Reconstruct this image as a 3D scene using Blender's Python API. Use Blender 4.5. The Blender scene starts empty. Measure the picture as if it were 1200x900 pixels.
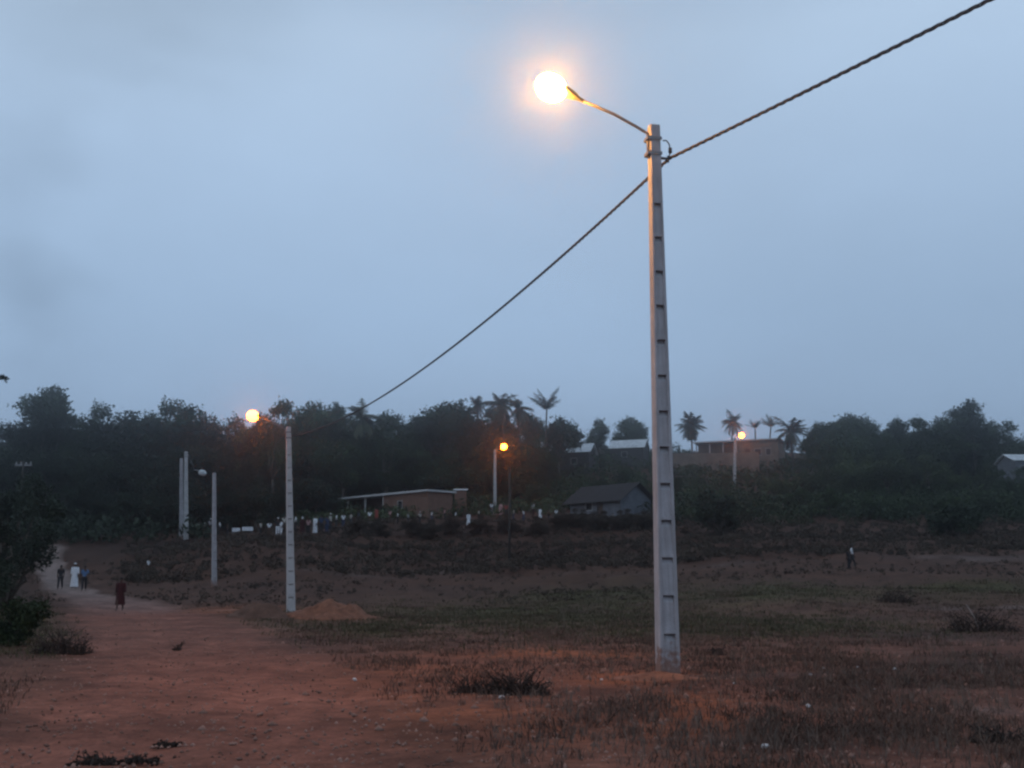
import bpy, bmesh, math, random
import numpy as np
from mathutils import Vector, Matrix, noise as mnoise

random.seed(7)
rng = np.random.default_rng(11)
scene = bpy.context.scene
col = scene.collection
rad = math.radians

# ------------------------------------------------------------------ camera
F = 1250.0; W2, H2 = 600.0, 450.0
PITCH = math.atan(228.0 / F)
CAM = Vector((0, 0, 1.6))
cp, sp = math.cos(PITCH), math.sin(PITCH)
cam_d = bpy.data.cameras.new('camera')
cam_d.sensor_width = 36; cam_d.lens = F / 1200 * 36
cam_d.clip_start = .05; cam_d.clip_end = 4000
cam = bpy.data.objects.new('camera', cam_d); col.objects.link(cam)
cam.location = CAM; cam.rotation_euler = (math.pi / 2 + PITCH, 0, 0)
scene.camera = cam

def at(px, py, Y):
    """world point seen at a photo pixel, at ground distance Y"""
    dx = (px - W2) / F; dy = (H2 - py) / F
    d = Vector((dx, cp - dy * sp, sp + dy * cp))
    return CAM + d * (Y / d.y)

# ------------------------------------------------------------------ terrain
PROF = [
    (-260, [(60, .1), (78, .9), (95, 2.3), (115, 5.0), (130, 8.0), (160, 11), (200, 16), (260, 24)]),
    (60,   [(60, .05), (78, .85), (95, 2.3), (110, 4.5), (130, 8.2), (160, 11.5), (200, 16), (260, 25)]),
    (215,  [(60, .0), (70, .35), (85, .95), (98, 3.0), (114, 5.7), (150, 9), (200, 14), (260, 24)]),
    (340,  [(55, .0), (72, .6), (85, 2.0), (100, 5.1), (125, 7.2), (160, 11), (200, 15.5), (260, 26)]),
    (480,  [(58, .0), (75, .7), (100, 3.2), (125, 8.2), (150, 10.4), (200, 18.5), (260, 32)]),
    (580,  [(60, .0), (75, .7), (100, 3.4), (125, 8.2), (152, 10.8), (180, 16.2), (200, 20), (260, 33)]),
    (700,  [(58, .1), (75, .9), (100, 3.8), (122, 8.4), (150, 12), (180, 19.6), (200, 22.3), (260, 33)]),
    (900,  [(40, .05), (60, 1.0), (78, 2.4), (95, 4.4), (110, 6.2), (150, 11.5), (200, 21.6), (240, 30)]),
    (1200, [(40, .05), (60, 1.0), (78, 2.4), (95, 4.4), (110, 6.2), (150, 12), (200, 21), (240, 28)]),
    (1500, [(40, .05), (60, 1.0), (78, 2.4), (95, 4.4), (110, 6.2), (150, 12), (200, 21), (240, 28)]),
]
UG = np.linspace(-.8, .8, 161); YG = np.arange(0, 1001, 2.0)
pu = [(p - W2) / F / cp for p, _ in PROF]
tab = []
for p, l in PROF:
    ys = [0, l[0][0] - 18] + [a for a, _ in l] + [320, 420, 1000]
    zs = [0, 0] + [b for _, b in l] + [l[-1][1] + 2, l[-1][1] - 4, 2]
    tab.append(np.interp(YG, ys, zs))
tab = np.array(tab)
HT = np.array([[0.0] * len(YG)] * len(UG))
for j in range(len(YG)):
    HT[:, j] = np.interp(UG, pu, tab[:, j])
for k in range(3):
    HT[:, 1:-1] = (HT[:, :-2] + 2 * HT[:, 1:-1] + HT[:, 2:]) / 4
    HT[1:-1, :] = (HT[:-2, :] + 2 * HT[1:-1, :] + HT[2:, :]) / 4

def h(x, y):
    z = 0.0
    if y > 20:
        u = min(max(x / y, -.799), .799); fu = (u + .8) / .01
        fy = min(y, 997) / 2
        i, j = int(fu), int(fy); a, b = fu - i, fy - j
        z = (HT[i, j] * (1 - a) + HT[i + 1, j] * a) * (1 - b) + (HT[i, j + 1] * (1 - a) + HT[i + 1, j + 1] * a) * b
    r = math.hypot(x, y)
    am = min(1, r / 60)
    z += (.02 + .05 * am) * mnoise.noise(Vector((x * .55, y * .55, 0))) + (.03 + .30 * am * am) * mnoise.noise(Vector((x * .12, y * .12, 3)))
    z += .015 * mnoise.noise(Vector((x * 2.1, y * 2.1, 5)))
    if y > 62:
        z += min(1, (y - 62) / 30) * .35 * mnoise.noise(Vector((x * .3, y * .3, 9)))
    return z

def ground_at(px, py):
    d = at(px, py, 10) - CAM
    d /= d.y
    Y = 5.0
    while Y < 320:
        P = CAM + d * Y
        if P.z <= h(P.x, P.y):
            return Vector((P.x, P.y, h(P.x, P.y)))
        Y += .1 if Y < 60 else .3
    return CAM + d * 320

def on_ground(px, Y):
    # pixel column px at ground distance Y, standing on the terrain
    u = (px - W2) / F / cp
    # horizontal column shifts slightly with height; solve once
    for _ in range(3):
        x = u * Y; z = h(x, Y)
        dep = Y * cp + (z - 1.6) * sp
        u = (px - W2) / F * dep / Y
    x = u * Y
    return Vector((x, Y, h(x, Y)))

# ------------------------------------------------------------------ helpers
def mesh_np(name, V, Fc):
    V = np.asarray(V, np.float32); Fc = np.asarray(Fc, np.int32)
    me = bpy.data.meshes.new(name)
    n, k = Fc.shape
    me.vertices.add(len(V)); me.vertices.foreach_set('co', V.ravel())
    me.loops.add(n * k); me.loops.foreach_set('vertex_index', Fc.ravel())
    me.polygons.add(n); me.polygons.foreach_set('loop_start', np.arange(0, n * k, k, dtype=np.int32))
    me.update(calc_edges=True); me.validate()
    return me

class MB:
    def __init__(s): s.v = []; s.f = []
    def quadbox(s, c8):
        b = len(s.v); s.v += [tuple(c) for c in c8]
        s.f += [(b, b+3, b+2, b+1), (b+4, b+5, b+6, b+7), (b, b+1, b+5, b+4), (b+1, b+2, b+6, b+5), (b+2, b+3, b+7, b+6), (b+3, b, b+4, b+7)]
        return s
    def box(s, x0, x1, y0, y1, z0, z1):
        return s.quadbox([(x0,y0,z0),(x1,y0,z0),(x1,y1,z0),(x0,y1,z0),(x0,y0,z1),(x1,y0,z1),(x1,y1,z1),(x0,y1,z1)])
    def tube(s, pts, rs, n=8, cap=True, squash=None):
        pts = [Vector(p) for p in pts]
        if not isinstance(rs, (list, tuple)): rs = [rs] * len(pts)
        b = len(s.v); up = Vector((0, 0, 1)); X = None
        for i, p in enumerate(pts):
            t = (pts[min(i+1, len(pts)-1)] - pts[max(i-1, 0)]).normalized()
            if X is None:
                X = t.cross(up)
                if X.length < .05: X = t.cross(Vector((1, 0, 0)))
            X = (X - t * X.dot(t)).normalized(); Yv = t.cross(X)
            for k in range(n):
                a = 2 * math.pi * k / n
                s.v.append(tuple(p + X * math.cos(a) * rs[i] + Yv * math.sin(a) * rs[i] * (squash or 1)))
        for i in range(len(pts) - 1):
            for k in range(n):
                k2 = (k + 1) % n
                s.f.append((b+i*n+k, b+i*n+k2, b+(i+1)*n+k2, b+(i+1)*n+k))
        if cap:
            s.f.append(tuple(b + k for k in range(n))[::-1])
            s.f.append(tuple(b + (len(pts)-1)*n + k for k in range(n)))
        return s
    def ellipsoid(s, c, r, nu=10, nv=7, rot=None, zlo=-1, zhi=1):
        b = len(s.v); c = Vector(c)
        t0, t1 = math.acos(max(-1, min(1, zhi))), math.acos(max(-1, min(1, zlo)))
        for j in range(nv + 1):
            t = t0 + (t1 - t0) * j / nv
            for k in range(nu):
                a = 2 * math.pi * k / nu
                p = Vector((r[0]*math.sin(t)*math.cos(a), r[1]*math.sin(t)*math.sin(a), r[2]*math.cos(t)))
                if rot: p = rot @ p
                s.v.append(tuple(c + p))
        for j in range(nv):
            for k in range(nu):
                k2 = (k+1) % nu
                s.f.append((b+j*nu+k, b+(j+1)*nu+k, b+(j+1)*nu+k2, b+j*nu+k2))
        s.f.append(tuple(b + k for k in range(nu)))
        s.f.append(tuple(b + nv*nu + k for k in range(nu))[::-1])
        return s
    def mesh(s, name, m=None, smooth=False):
        me = bpy.data.meshes.new(name); me.from_pydata(s.v, [], s.f); me.update()
        if m: me.materials.append(m)
        if smooth: me.polygons.foreach_set('use_smooth', [True] * len(me.polygons))
        return me

def link(name, me, parent=None, m=None):
    o = bpy.data.objects.new(name, me); col.objects.link(o)
    if parent: o.parent = parent
    if m:
        if len(me.materials) == 0: me.materials.append(m)
        o.material_slots[0].link = 'OBJECT'; o.material_slots[0].material = m
    return o

def tag(o, label, cat, group=None):
    o['label'] = label; o['category'] = cat
    if group: o['group'] = group
    return o

def empty(name, loc, rz=0, label=None, cat=None, group=None):
    o = bpy.data.objects.new(name, None); col.objects.link(o)
    o.location = loc; o.rotation_euler = (0, 0, rz); o.empty_display_size = .3
    if label: tag(o, label, cat, group)
    return o

# ------------------------------------------------------------------ materials
def mat(name, c, rough=.85, var=.25, scale=4.0, bump=.0, c2=None, rnd=0.0, metal=0.0, detail=6, spec=.3, bscale=None):
    m = bpy.data.materials.new(name); m.use_nodes = True
    nt = m.node_tree; N = nt.nodes; L = nt.links
    b = N['Principled BSDF']; b.inputs['Roughness'].default_value = rough
    b.inputs['Metallic'].default_value = metal
    b.inputs['Specular IOR Level'].default_value = spec
    tc = N.new('ShaderNodeTexCoord'); nz = N.new('ShaderNodeTexNoise')
    nz.inputs['Scale'].default_value = scale; nz.inputs['Detail'].default_value = detail; nz.inputs['Roughness'].default_value = .6
    L.new(tc.outputs['Object'], nz.inputs['Vector'])
    rp = N.new('ShaderNodeValToRGB')
    lo = tuple(x * (1 - var) for x in c); hi = tuple(min(1, x * (1 + var)) for x in (c2 or c))
    rp.color_ramp.elements[0].position = .3; rp.color_ramp.elements[0].color = (*lo, 1)
    rp.color_ramp.elements[1].position = .7; rp.color_ramp.elements[1].color = (*hi, 1)
    L.new(nz.outputs['Fac'], rp.inputs['Fac'])
    out = rp.outputs['Color']
    if rnd:
        oi = N.new('ShaderNodeObjectInfo'); mr = N.new('ShaderNodeMapRange')
        mr.inputs['To Min'].default_value = 1 - rnd; mr.inputs['To Max'].default_value = 1 + rnd
        L.new(oi.outputs['Random'], mr.inputs['Value'])
        hs = N.new('ShaderNodeHueSaturation'); L.new(mr.outputs[0], hs.inputs['Value'])
        L.new(out, hs.inputs['Color']); out = hs.outputs['Color']
    L.new(out, b.inputs['Base Color'])
    if bump:
        n2 = N.new('ShaderNodeTexNoise'); n2.inputs['Scale'].default_value = bscale or scale * 5; n2.inputs['Detail'].default_value = 8
        L.new(tc.outputs['Object'], n2.inputs['Vector'])
        bp = N.new('ShaderNodeBump'); bp.inputs['Strength'].default_value = bump; bp.inputs['Distance'].default_value = .02
        L.new(n2.outputs['Fac'], bp.inputs['Height']); L.new(bp.outputs[0], b.inputs['Normal'])
    return m

def emit(name, c, s):
    m = bpy.data.materials.new(name); m.use_nodes = True
    nt = m.node_tree; b = nt.nodes['Principled BSDF']
    b.inputs['Base Color'].default_value = (.8, .7, .5, 1); b.inputs['Roughness'].default_value = .3
    b.inputs['Emission Color'].default_value = (*c, 1); b.inputs['Emission Strength'].default_value = s
    return m

def corrugated(name, c, rough=.5, metal=.0, freq=60.0):
    m = mat(name, c, rough, .3, 1.5, metal=metal)
    nt = m.node_tree; N = nt.nodes; L = nt.links
    tc = N.new('ShaderNodeTexCoord'); wv = N.new('ShaderNodeTexWave'); wv.bands_direction = 'X'
    wv.inputs['Scale'].default_value = freq / 20
    L.new(tc.outputs['Object'], wv.inputs['Vector'])
    bp = N.new('ShaderNodeBump'); bp.inputs['Strength'].default_value = .6; bp.inputs['Distance'].default_value = .03
    L.new(wv.outputs['Fac'], bp.inputs['Height']); L.new(bp.outputs[0], N['Principled BSDF'].inputs['Normal'])
    return m

M = {}
M['concrete'] = mat('weathered_concrete', (.46, .44, .45), .9, .15, 3.0, bump=.6, bscale=40)
def stain(m):
    nt = m.node_tree; N = nt.nodes; L = nt.links; b = N['Principled BSDF']; src = b.inputs['Base Color'].links[0].from_socket
    tc = N.new('ShaderNodeTexCoord'); mp = N.new('ShaderNodeMapping'); mp.inputs['Scale'].default_value = (14, 14, .9); L.new(tc.outputs['Object'], mp.inputs['Vector'])
    n = N.new('ShaderNodeTexNoise'); n.inputs['Scale'].default_value = 1.0; n.inputs['Detail'].default_value = 6; L.new(mp.outputs[0], n.inputs['Vector'])
    r_ = N.new('ShaderNodeMapRange'); r_.inputs['From Min'].default_value = .42; r_.inputs['From Max'].default_value = .66; L.new(n.outputs['Fac'], r_.inputs['Value'])
    k = N.new('ShaderNodeMath'); k.operation = 'MULTIPLY'; k.inputs[1].default_value = .55; L.new(r_.outputs[0], k.inputs[0])
    mx = N.new('ShaderNodeMix'); mx.data_type = 'RGBA'; L.new(k.outputs[0], mx.inputs[0]); L.new(src, mx.inputs[6]); mx.inputs[7].default_value = (.29, .26, .255, 1)
    # red earth splashed on the foot
    sz = N.new('ShaderNodeSeparateXYZ'); L.new(tc.outputs['Object'], sz.inputs[0])
    n2 = N.new('ShaderNodeTexNoise'); n2.inputs['Scale'].default_value = 9; n2.inputs['Detail'].default_value = 6; L.new(tc.outputs['Object'], n2.inputs['Vector'])
    q = N.new('ShaderNodeMath'); q.operation = 'MULTIPLY_ADD'; q.inputs[1].default_value = -1.3; L.new(n2.outputs['Fac'], q.inputs[0]); L.new(sz.outputs['Z'], q.inputs[2])
    r2 = N.new('ShaderNodeMapRange'); r2.inputs['From Min'].default_value = -.45; r2.inputs['From Max'].default_value = -.15; r2.inputs['To Min'].default_value = .8; r2.inputs['To Max'].default_value = 0; L.new(q.outputs[0], r2.inputs['Value'])
    m2 = N.new('ShaderNodeMix'); m2.data_type = 'RGBA'; L.new(r2.outputs[0], m2.inputs[0]); L.new(mx.outputs[2], m2.inputs[6]); m2.inputs[7].default_value = (.22, .10, .06, 1)
    L.new(m2.outputs[2], b.inputs['Base Color'])
stain(M['concrete'])
M['concrete_far'] = mat('pale_concrete', (.50, .49, .48), .9, .15, 2.0)
M['galv'] = mat('galvanised_steel', (.22, .21, .21), .45, .15, 12, metal=.6)
M['housing'] = mat('grey_lamp_housing', (.15, .15, .15), .5, .15, 8)
M['cable'] = mat('black_insulated_cable', (.075, .07, .075), .6, .2, 30)
M['wood_pole'] = mat('weathered_wood', (.055, .048, .042), .9, .3, 8)
M['lamp_on'] = emit('sodium_lamp_lit', (1.0, .40, .06), 370)
M['lamp_far'] = emit('sodium_lamp_lit_far', (1.0, .20, .009), 64)
M['lamp_off'] = mat('clear_lamp_bowl_unlit', (.6, .62, .62), .2, .05, 5)
M['leaf'] = mat('tree_foliage', (.027, .046, .018), .8, .55, .35, c2=(.044, .066, .026), rnd=.35)
M['leaf2'] = mat('olive_foliage', (.048, .066, .028), .8, .5, .4, c2=(.072, .090, .038), rnd=.3)
M['leaf_dark'] = mat('dense_dark_foliage', (.016, .026, .014), .8, .5, .5, c2=(.028, .040, .022), rnd=.3)
M['palm'] = mat('palm_fronds', (.045, .058, .036), .6, .4, 1.5, c2=(.07, .075, .04), rnd=.2)
M['bark'] = mat('tree_bark', (.10, .085, .07), .95, .35, 5, rnd=.3)
M['scrub'] = mat('dark_scrub_leaves', (.055, .040, .030), .9, .5, .4, c2=(.078, .058, .042))
M['brush'] = mat('dead_brush', (.045, .032, .026), .9, .4, 4)
M['stick'] = mat('bleached_stick', (.35, .31, .28), .8, .2, 6)
M['dry'] = mat('dry_grass_blades', (.090, .054, .040), .9, .5, .5, c2=(.12, .075, .056))
M['green'] = mat('green_grass_blades', (.060, .056, .028), .9, .4, .6, c2=(.080, .070, .036))
M['weed'] = mat('dry_weed_stems', (.16, .12, .095), .9, .5, 3)
M['seed'] = mat('pale_seed_heads', (.30, .26, .22), .9, .4, 6)
M['soil_orange'] = mat('loose_orange_soil', (.20, .080, .048), .97, .35, 4, bump=1, c2=(.24, .105, .062), bscale=14)
M['soil_dark'] = mat('dark_earth', (.13, .07, .048), .97, .35, 4, bump=1, bscale=14)
M['litter'] = mat('pale_litter', (.55, .53, .52), .6, .2, 20)
M['skin'] = mat('dark_skin', (.09, .05, .035), .6, .1, 20)
M['hair'] = mat('black_hair', (.012, .011, .011), .8, .1, 20)
M['wall_mud'] = mat('brown_mud_brick_wall', (.20, .115, .085), .95, .22, 2.2, bump=.5)
M['wall_grey'] = mat('grey_blue_plaster', (.15, .16, .18), .9, .3, 1.2)
M['wall_tan'] = mat('tan_block_wall', (.21, .165, .13), .9, .3, .8)
M['wall_dark'] = mat('dark_plaster', (.06, .057, .055), .9, .25, 1.0)  # plain dark grey plaster colour
M['interior'] = mat('dark_interior_panel', (.02, .02, .022), .9, .2, 2)
M['roof_zinc'] = corrugated('zinc_roof_sheet', (.42, .43, .44))
M['roof_pale'] = corrugated('bright_zinc_roof_sheet', (.72, .74, .74))
M['roof_rust'] = corrugated('dark_rusted_roof_sheet', (.042, .036, .036), .9)
M['fascia'] = mat('pale_fascia_board', (.55, .54, .53), .8, .12, 2)
M['door'] = mat('brown_door', (.09, .06, .045), .7, .2, 3)
def cloth(name, c): M[name] = mat('cloth_' + name, c, .9, .12, 14); return M[name]
for n_, c_ in dict(white=(.80, .80, .82), cream=(.55, .52, .46), grey=(.30, .30, .31), dark=(.03, .03, .034), navy=(.03, .06, .13),
                   blue=(.10, .18, .32), maroon=(.055, .014, .015), red=(.32, .06, .05), pink=(.50, .28, .27), brown=(.10, .065, .045), green_c=(.05, .09, .06)).items():
    cloth(n_, c_)

# ------------------------------------------------------------------ ground
def wp(px, py, ry=1):   # world ground point
    return ground_at(px, py)
ROAD = [(205, 930, 330), (225, 880, 250), (235, 830, 185), (228, 785, 140), (212, 752, 118), (188, 730, 92), (150, 714, 62), (105, 699, 36), (72, 684, 22), (60, 668, 17), (57, 655, 15), (64, 641, 13)]
roadw = []
for px, py, hw in ROAD:
    g = ground_at(px, py); roadw.append((g.x, g.y, hw / F * (g.y * cp)))
g0 = roadw[0]; roadw.insert(0, (g0[0] + .3, -60, g0[2])); 
def road_mask(X, Y, wide=1.0):
    best = np.zeros_like(X)
    for (x0, y0, w0), (x1, y1, w1) in zip(roadw[:-1], roadw[1:]):
        dx, dy = x1 - x0, y1 - y0; t = np.clip(((X - x0) * dx + (Y - y0) * dy) / (dx * dx + dy * dy), 0, 1)
        d = np.hypot(X - x0 - t * dx, Y - y0 - t * dy); w = (w0 + (w1 - w0) * t) * wide
        best = np.maximum(best, np.clip((w - d) / (w * .55) , 0, 1))
    return best
def vnoise(X, Y, s, seed):
    return np.array([mnoise.fractal(Vector((x * s, y * s, seed)), 1.0, 2.0, 4) for x, y in zip(X, Y)])
def blob(X, Y, px, py, rx, ry):
    """soft ellipse on the ground: centre and radii given where they fall on the ground, converted to metres"""
    c = ground_at(px, py)
    a = ground_at(px, py - ry); b = ground_at(px, min(py + ry, 1400))
    Rx = rx / F * c.y; 
    dy = Y - c.y
    Ry = np.where(dy > 0, max(a.y - c.y, .3), max(c.y - b.y, .3))
    ang = c.x / c.y
    d2 = ((X - ang * Y) / Rx) ** 2 + (dy / Ry) ** 2
    return np.exp(-d2)
angs = list(np.arange(-48, 48.01, .22)) + list(np.arange(51, 309, 3.0))
angs = [rad(a) for a in angs]
rs = [.6]
while rs[-1] < 950:
    r = rs[-1]; rs.append(r + max(.10, r * .0125))
NA, NR = len(angs), len(rs)
A, R = np.meshgrid(angs, rs)
GX = (R * np.sin(A)).ravel(); GY = (R * np.cos(A)).ravel()
GZ = np.array([h(x, y) for x, y in zip(GX, GY)])
front = (np.abs(A).ravel() < rad(48.5)) & (GY < 330)
nzb = np.zeros_like(GX); nzs = np.zeros_like(GX); nzm = np.zeros_like(GX)
idx = np.where(front)[0]
nzb[idx] = vnoise(GX[idx], GY[idx], .13, 2.0); nzs[idx] = vnoise(GX[idx], GY[idx], 1.3, 7.0); nzm[idx] = vnoise(GX[idx], GY[idx], .45, 4.0)
RM = road_mask(GX, GY, 1.15); RM = np.clip(RM + (nzm * .65 + nzs * .25) * (RM > 0) * (1 - RM), 0, 1)
RT = np.zeros_like(GX)
for off in (-1.9, -.45, .75, 2.2):
    for (x0, y0, w0), (x1, y1, w1) in zip(roadw[:-1], roadw[1:]):
        sc0, sc1 = min(1, w0 / 2.4), min(1, w1 / 2.4); a0, a1 = x0 + off * sc0, x1 + off * sc1
        dx, dy = a1 - a0, y1 - y0; t = np.clip(((GX - a0) * dx + (GY - y0) * dy) / (dx * dx + dy * dy), 0, 1)
        d = np.hypot(GX - a0 - t * dx, GY - y0 - t * dy)
        RT = np.maximum(RT, np.exp(-(d / .24) ** 2) * (.6 + .4 * (abs(off) < 1)))
RT *= np.clip(.65 + nzm * 1.2, 0, 1) * (GY > 4)
GZ -= .05 * RT * (RM > .1)
def lerp(C, c2, m): return C * (1 - m[:, None]) + np.array(c2)[None, :] * m[:, None]
C = np.tile(np.array([.245, .115, .08]), (len(GX), 1))
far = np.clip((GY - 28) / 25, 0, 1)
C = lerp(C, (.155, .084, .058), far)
C = lerp(C, (.13, .070, .052), np.clip(nzb * 1.2 + .15, 0, 1) * .6)
C = lerp(C, (.13, .078, .062), np.clip((GX - 3) / 5, 0, 1) * np.clip(1 - np.abs(GY - 11) / 9, 0, 1) * .7)
GREENS = [(600, 722, 230, 14), (900, 694, 130, 11), (1140, 690, 120, 10), (850, 735, 200, 12), (440, 738, 60, 9), (20, 735, 40, 26), (700, 700, 120, 10)]
GM = np.zeros_like(GX)
for b_ in GREENS: GM = np.maximum(GM, blob(GX, GY, *b_))
GM = np.clip(GM * (1 + nzm * .9), 0, 1)
C = lerp(C, (.088, .088, .034), GM * .8)
OR = np.zeros_like(GX)
for b_ in [(740, 797, 85, 10), (640, 765, 130, 7), (810, 840, 60, 35), (255, 716, 75, 4), (500, 800, 130, 25), (390, 722, 55, 5), (560, 850, 160, 30)]:
    OR = np.maximum(OR, blob(GX, GY, *b_) * (.55 if b_[0] in (500, 560) else 1))
OR = np.clip(OR * (1 + nzm * .7 + nzs * .3), 0, 1)
C = lerp(C, (.36, .125, .055), OR * .8)
DK = np.zeros_like(GX)
for b_ in [(40, 758, 70, 20), (310, 722, 40, 4), (1010, 800, 160, 12), (1150, 775, 90, 14), (1100, 745, 120, 8), (165, 640, 80, 8), (20, 700, 25, 15), (960, 875, 160, 14)]:
    DK = np.maximum(DK, blob(GX, GY, *b_))
C = lerp(C, (.07, .042, .034), np.clip(DK * (1 + nzm), 0, 1) * .75)
PL = np.zeros_like(GX)
for b_ in [(515, 671, 45, 2.2), (860, 661, 45, 2), (1150, 833, 45, 5), (1110, 713, 25, 2), (1190, 712, 25, 2), (400, 672, 50, 2), (1150, 655, 80, 3), (90, 607, 30, 6)]:
    PL = np.maximum(PL, blob(GX, GY, *b_))
C = lerp(C, (.24, .185, .165), np.clip(PL * (1 + nzm * .8), 0, 1) * .7)
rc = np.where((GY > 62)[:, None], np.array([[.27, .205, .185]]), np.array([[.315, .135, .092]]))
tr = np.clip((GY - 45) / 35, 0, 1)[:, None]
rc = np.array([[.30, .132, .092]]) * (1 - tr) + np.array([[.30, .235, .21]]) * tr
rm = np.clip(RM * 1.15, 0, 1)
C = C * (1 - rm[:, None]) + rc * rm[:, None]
C *= (1 + .34 * nzm + .26 * nzs)[:, None]
C *= (1 + .16 * RT * (RM > .1))[:, None]
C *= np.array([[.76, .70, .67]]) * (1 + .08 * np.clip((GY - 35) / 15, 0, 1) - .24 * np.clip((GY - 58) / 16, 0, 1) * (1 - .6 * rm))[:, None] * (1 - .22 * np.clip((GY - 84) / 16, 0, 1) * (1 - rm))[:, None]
C = np.clip(C, .012, .6)
# faces; the centre is closed with a fan
faces = []
for i in range(NR - 1):
    b = i * NA
    for k in range(NA):
        k2 = (k + 1) % NA
        faces.append((b + k, b + NA + k, b + NA + k2, b + k2))
faces = np.array(faces)
fm = RM[faces].mean(1)
def soil_material():
    m = bpy.data.materials.new('red_laterite_soil'); m.use_nodes = True
    nt = m.node_tree; N = nt.nodes; L = nt.links; b = N['Principled BSDF']
    b.inputs['Roughness'].default_value = .97; b.inputs['Specular IOR Level'].default_value = .15
    at_ = N.new('ShaderNodeAttribute'); at_.attribute_name = 'soil'
    tc = N.new('ShaderNodeTexCoord')
    n1 = N.new('ShaderNodeTexNoise'); n1.inputs['Scale'].default_value = 3.2; n1.inputs['Detail'].default_value = 10; n1.inputs['Roughness'].default_value = .72
    n2 = N.new('ShaderNodeTexNoise'); n2.inputs['Scale'].default_value = 22; n2.inputs['Detail'].default_value = 6
    L.new(tc.outputs['Object'], n1.inputs['Vector']); L.new(tc.outputs['Object'], n2.inputs['Vector'])
    r1 = N.new('ShaderNodeMapRange'); r1.inputs['From Min'].default_value = .3; r1.inputs['From Max'].default_value = .7; r1.inputs['To Min'].default_value = .58; r1.inputs['To Max'].default_value = 1.42
    r2 = N.new('ShaderNodeMapRange'); r2.inputs['From Min'].default_value = .3; r2.inputs['From Max'].default_value = .7; r2.inputs['To Min'].default_value = .8; r2.inputs['To Max'].default_value = 1.2
    L.new(n1.outputs['Fac'], r1.inputs['Value']); L.new(n2.outputs['Fac'], r2.inputs['Value'])
    mu = N.new('ShaderNodeMath'); mu.operation = 'MULTIPLY'; L.new(r1.outputs[0], mu.inputs[0]); L.new(r2.outputs[0], mu.inputs[1])
    vm = N.new('ShaderNodeVectorMath'); vm.operation = 'SCALE'; L.new(at_.outputs['Color'], vm.inputs[0]); L.new(mu.outputs[0], vm.inputs['Scale'])
    L.new(vm.outputs[0], b.inputs['Base Color'])
    bp = N.new('ShaderNodeBump'); bp.inputs['Strength'].default_value = .9; bp.inputs['Distance'].default_value = .06
    L.new(n1.outputs['Fac'], bp.inputs['Height'])
    b2 = N.new('ShaderNodeBump'); b2.inputs['Strength'].default_value = .6; b2.inputs['Distance'].default_value = .015
    L.new(n2.outputs['Fac'], b2.inputs['Height']); L.new(bp.outputs[0], b2.inputs['Normal']); L.new(b2.outputs[0], b.inputs['Normal'])
    return m
M['soil'] = soil_material()
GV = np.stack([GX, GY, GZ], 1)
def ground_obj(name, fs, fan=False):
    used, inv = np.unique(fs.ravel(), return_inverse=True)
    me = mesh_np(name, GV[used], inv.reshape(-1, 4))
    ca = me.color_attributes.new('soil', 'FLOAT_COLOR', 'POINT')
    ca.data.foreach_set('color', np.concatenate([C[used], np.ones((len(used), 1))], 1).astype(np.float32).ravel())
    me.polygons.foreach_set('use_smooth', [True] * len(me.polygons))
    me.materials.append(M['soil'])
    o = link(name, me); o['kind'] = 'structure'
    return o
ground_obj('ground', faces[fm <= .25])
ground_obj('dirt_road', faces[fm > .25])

# ------------------------------------------------------------------ grass, weeds, scrub (uncountable)
def blades(name, P, hgt, wid, nb, spread, m, lean=.5):
    """P (n,3) roots; nb blades each, every blade a bent two-quad strip"""
    n = len(P); Q = np.repeat(P, nb, 0); hh = np.repeat(hgt, nb) * rng.uniform(.45, 1.1, n * nb); ww = np.repeat(wid, nb) * rng.uniform(.6, 1.3, n * nb)
    sp_ = np.repeat(spread, nb)
    a = rng.uniform(0, 2 * np.pi, n * nb); rr = sp_ * np.sqrt(rng.uniform(0, 1, n * nb))
    Q = Q + np.stack([np.cos(a) * rr, np.sin(a) * rr, np.zeros_like(a) - .01], 1)
    b = rng.uniform(0, 2 * np.pi, n * nb); side = np.stack([np.cos(b), np.sin(b), np.zeros_like(b)], 1)
    l = rng.normal(0, lean, (n * nb, 2)); ld = np.concatenate([l, np.zeros((n * nb, 1))], 1)
    up = np.array([[0, 0, 1.0]])
    mid = Q + (up * .55 + ld * .3) * hh[:, None]; tip = Q + (up * (1 - .25 * np.linalg.norm(l, axis=1))[:, None] + ld * .95) * hh[:, None]
    s = side * ww[:, None] * .5
    V = np.stack([Q - s, Q + s, mid + s * .8, mid - s * .8, tip + s * .25, tip - s * .25], 1).reshape(-1, 3)
    k = np.arange(n * nb)[:, None] * 6
    Fc = np.concatenate([k + np.array([[0, 1, 2, 3]]), k + np.array([[3, 2, 4, 5]])], 0)
    me = mesh_np(name, V, Fc); me.materials.append(m)
    o = link(name, me); o['kind'] = 'stuff'; return o

def scatter(n, ymin, ymax, umin=-.56, umax=.56, p=1.0):
    Y = np.exp(rng.uniform(math.log(ymin), math.log(ymax), n)); U = rng.uniform(umin, umax, n)
    return U * Y, Y
def withz(X, Y): return np.stack([X, Y, np.array([h(x, y) for x, y in zip(X, Y)])], 1)
def nz(X, Y, s, sd): return np.array([mnoise.noise(Vector((x * s, y * s, sd))) for x, y in zip(X, Y)])

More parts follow.
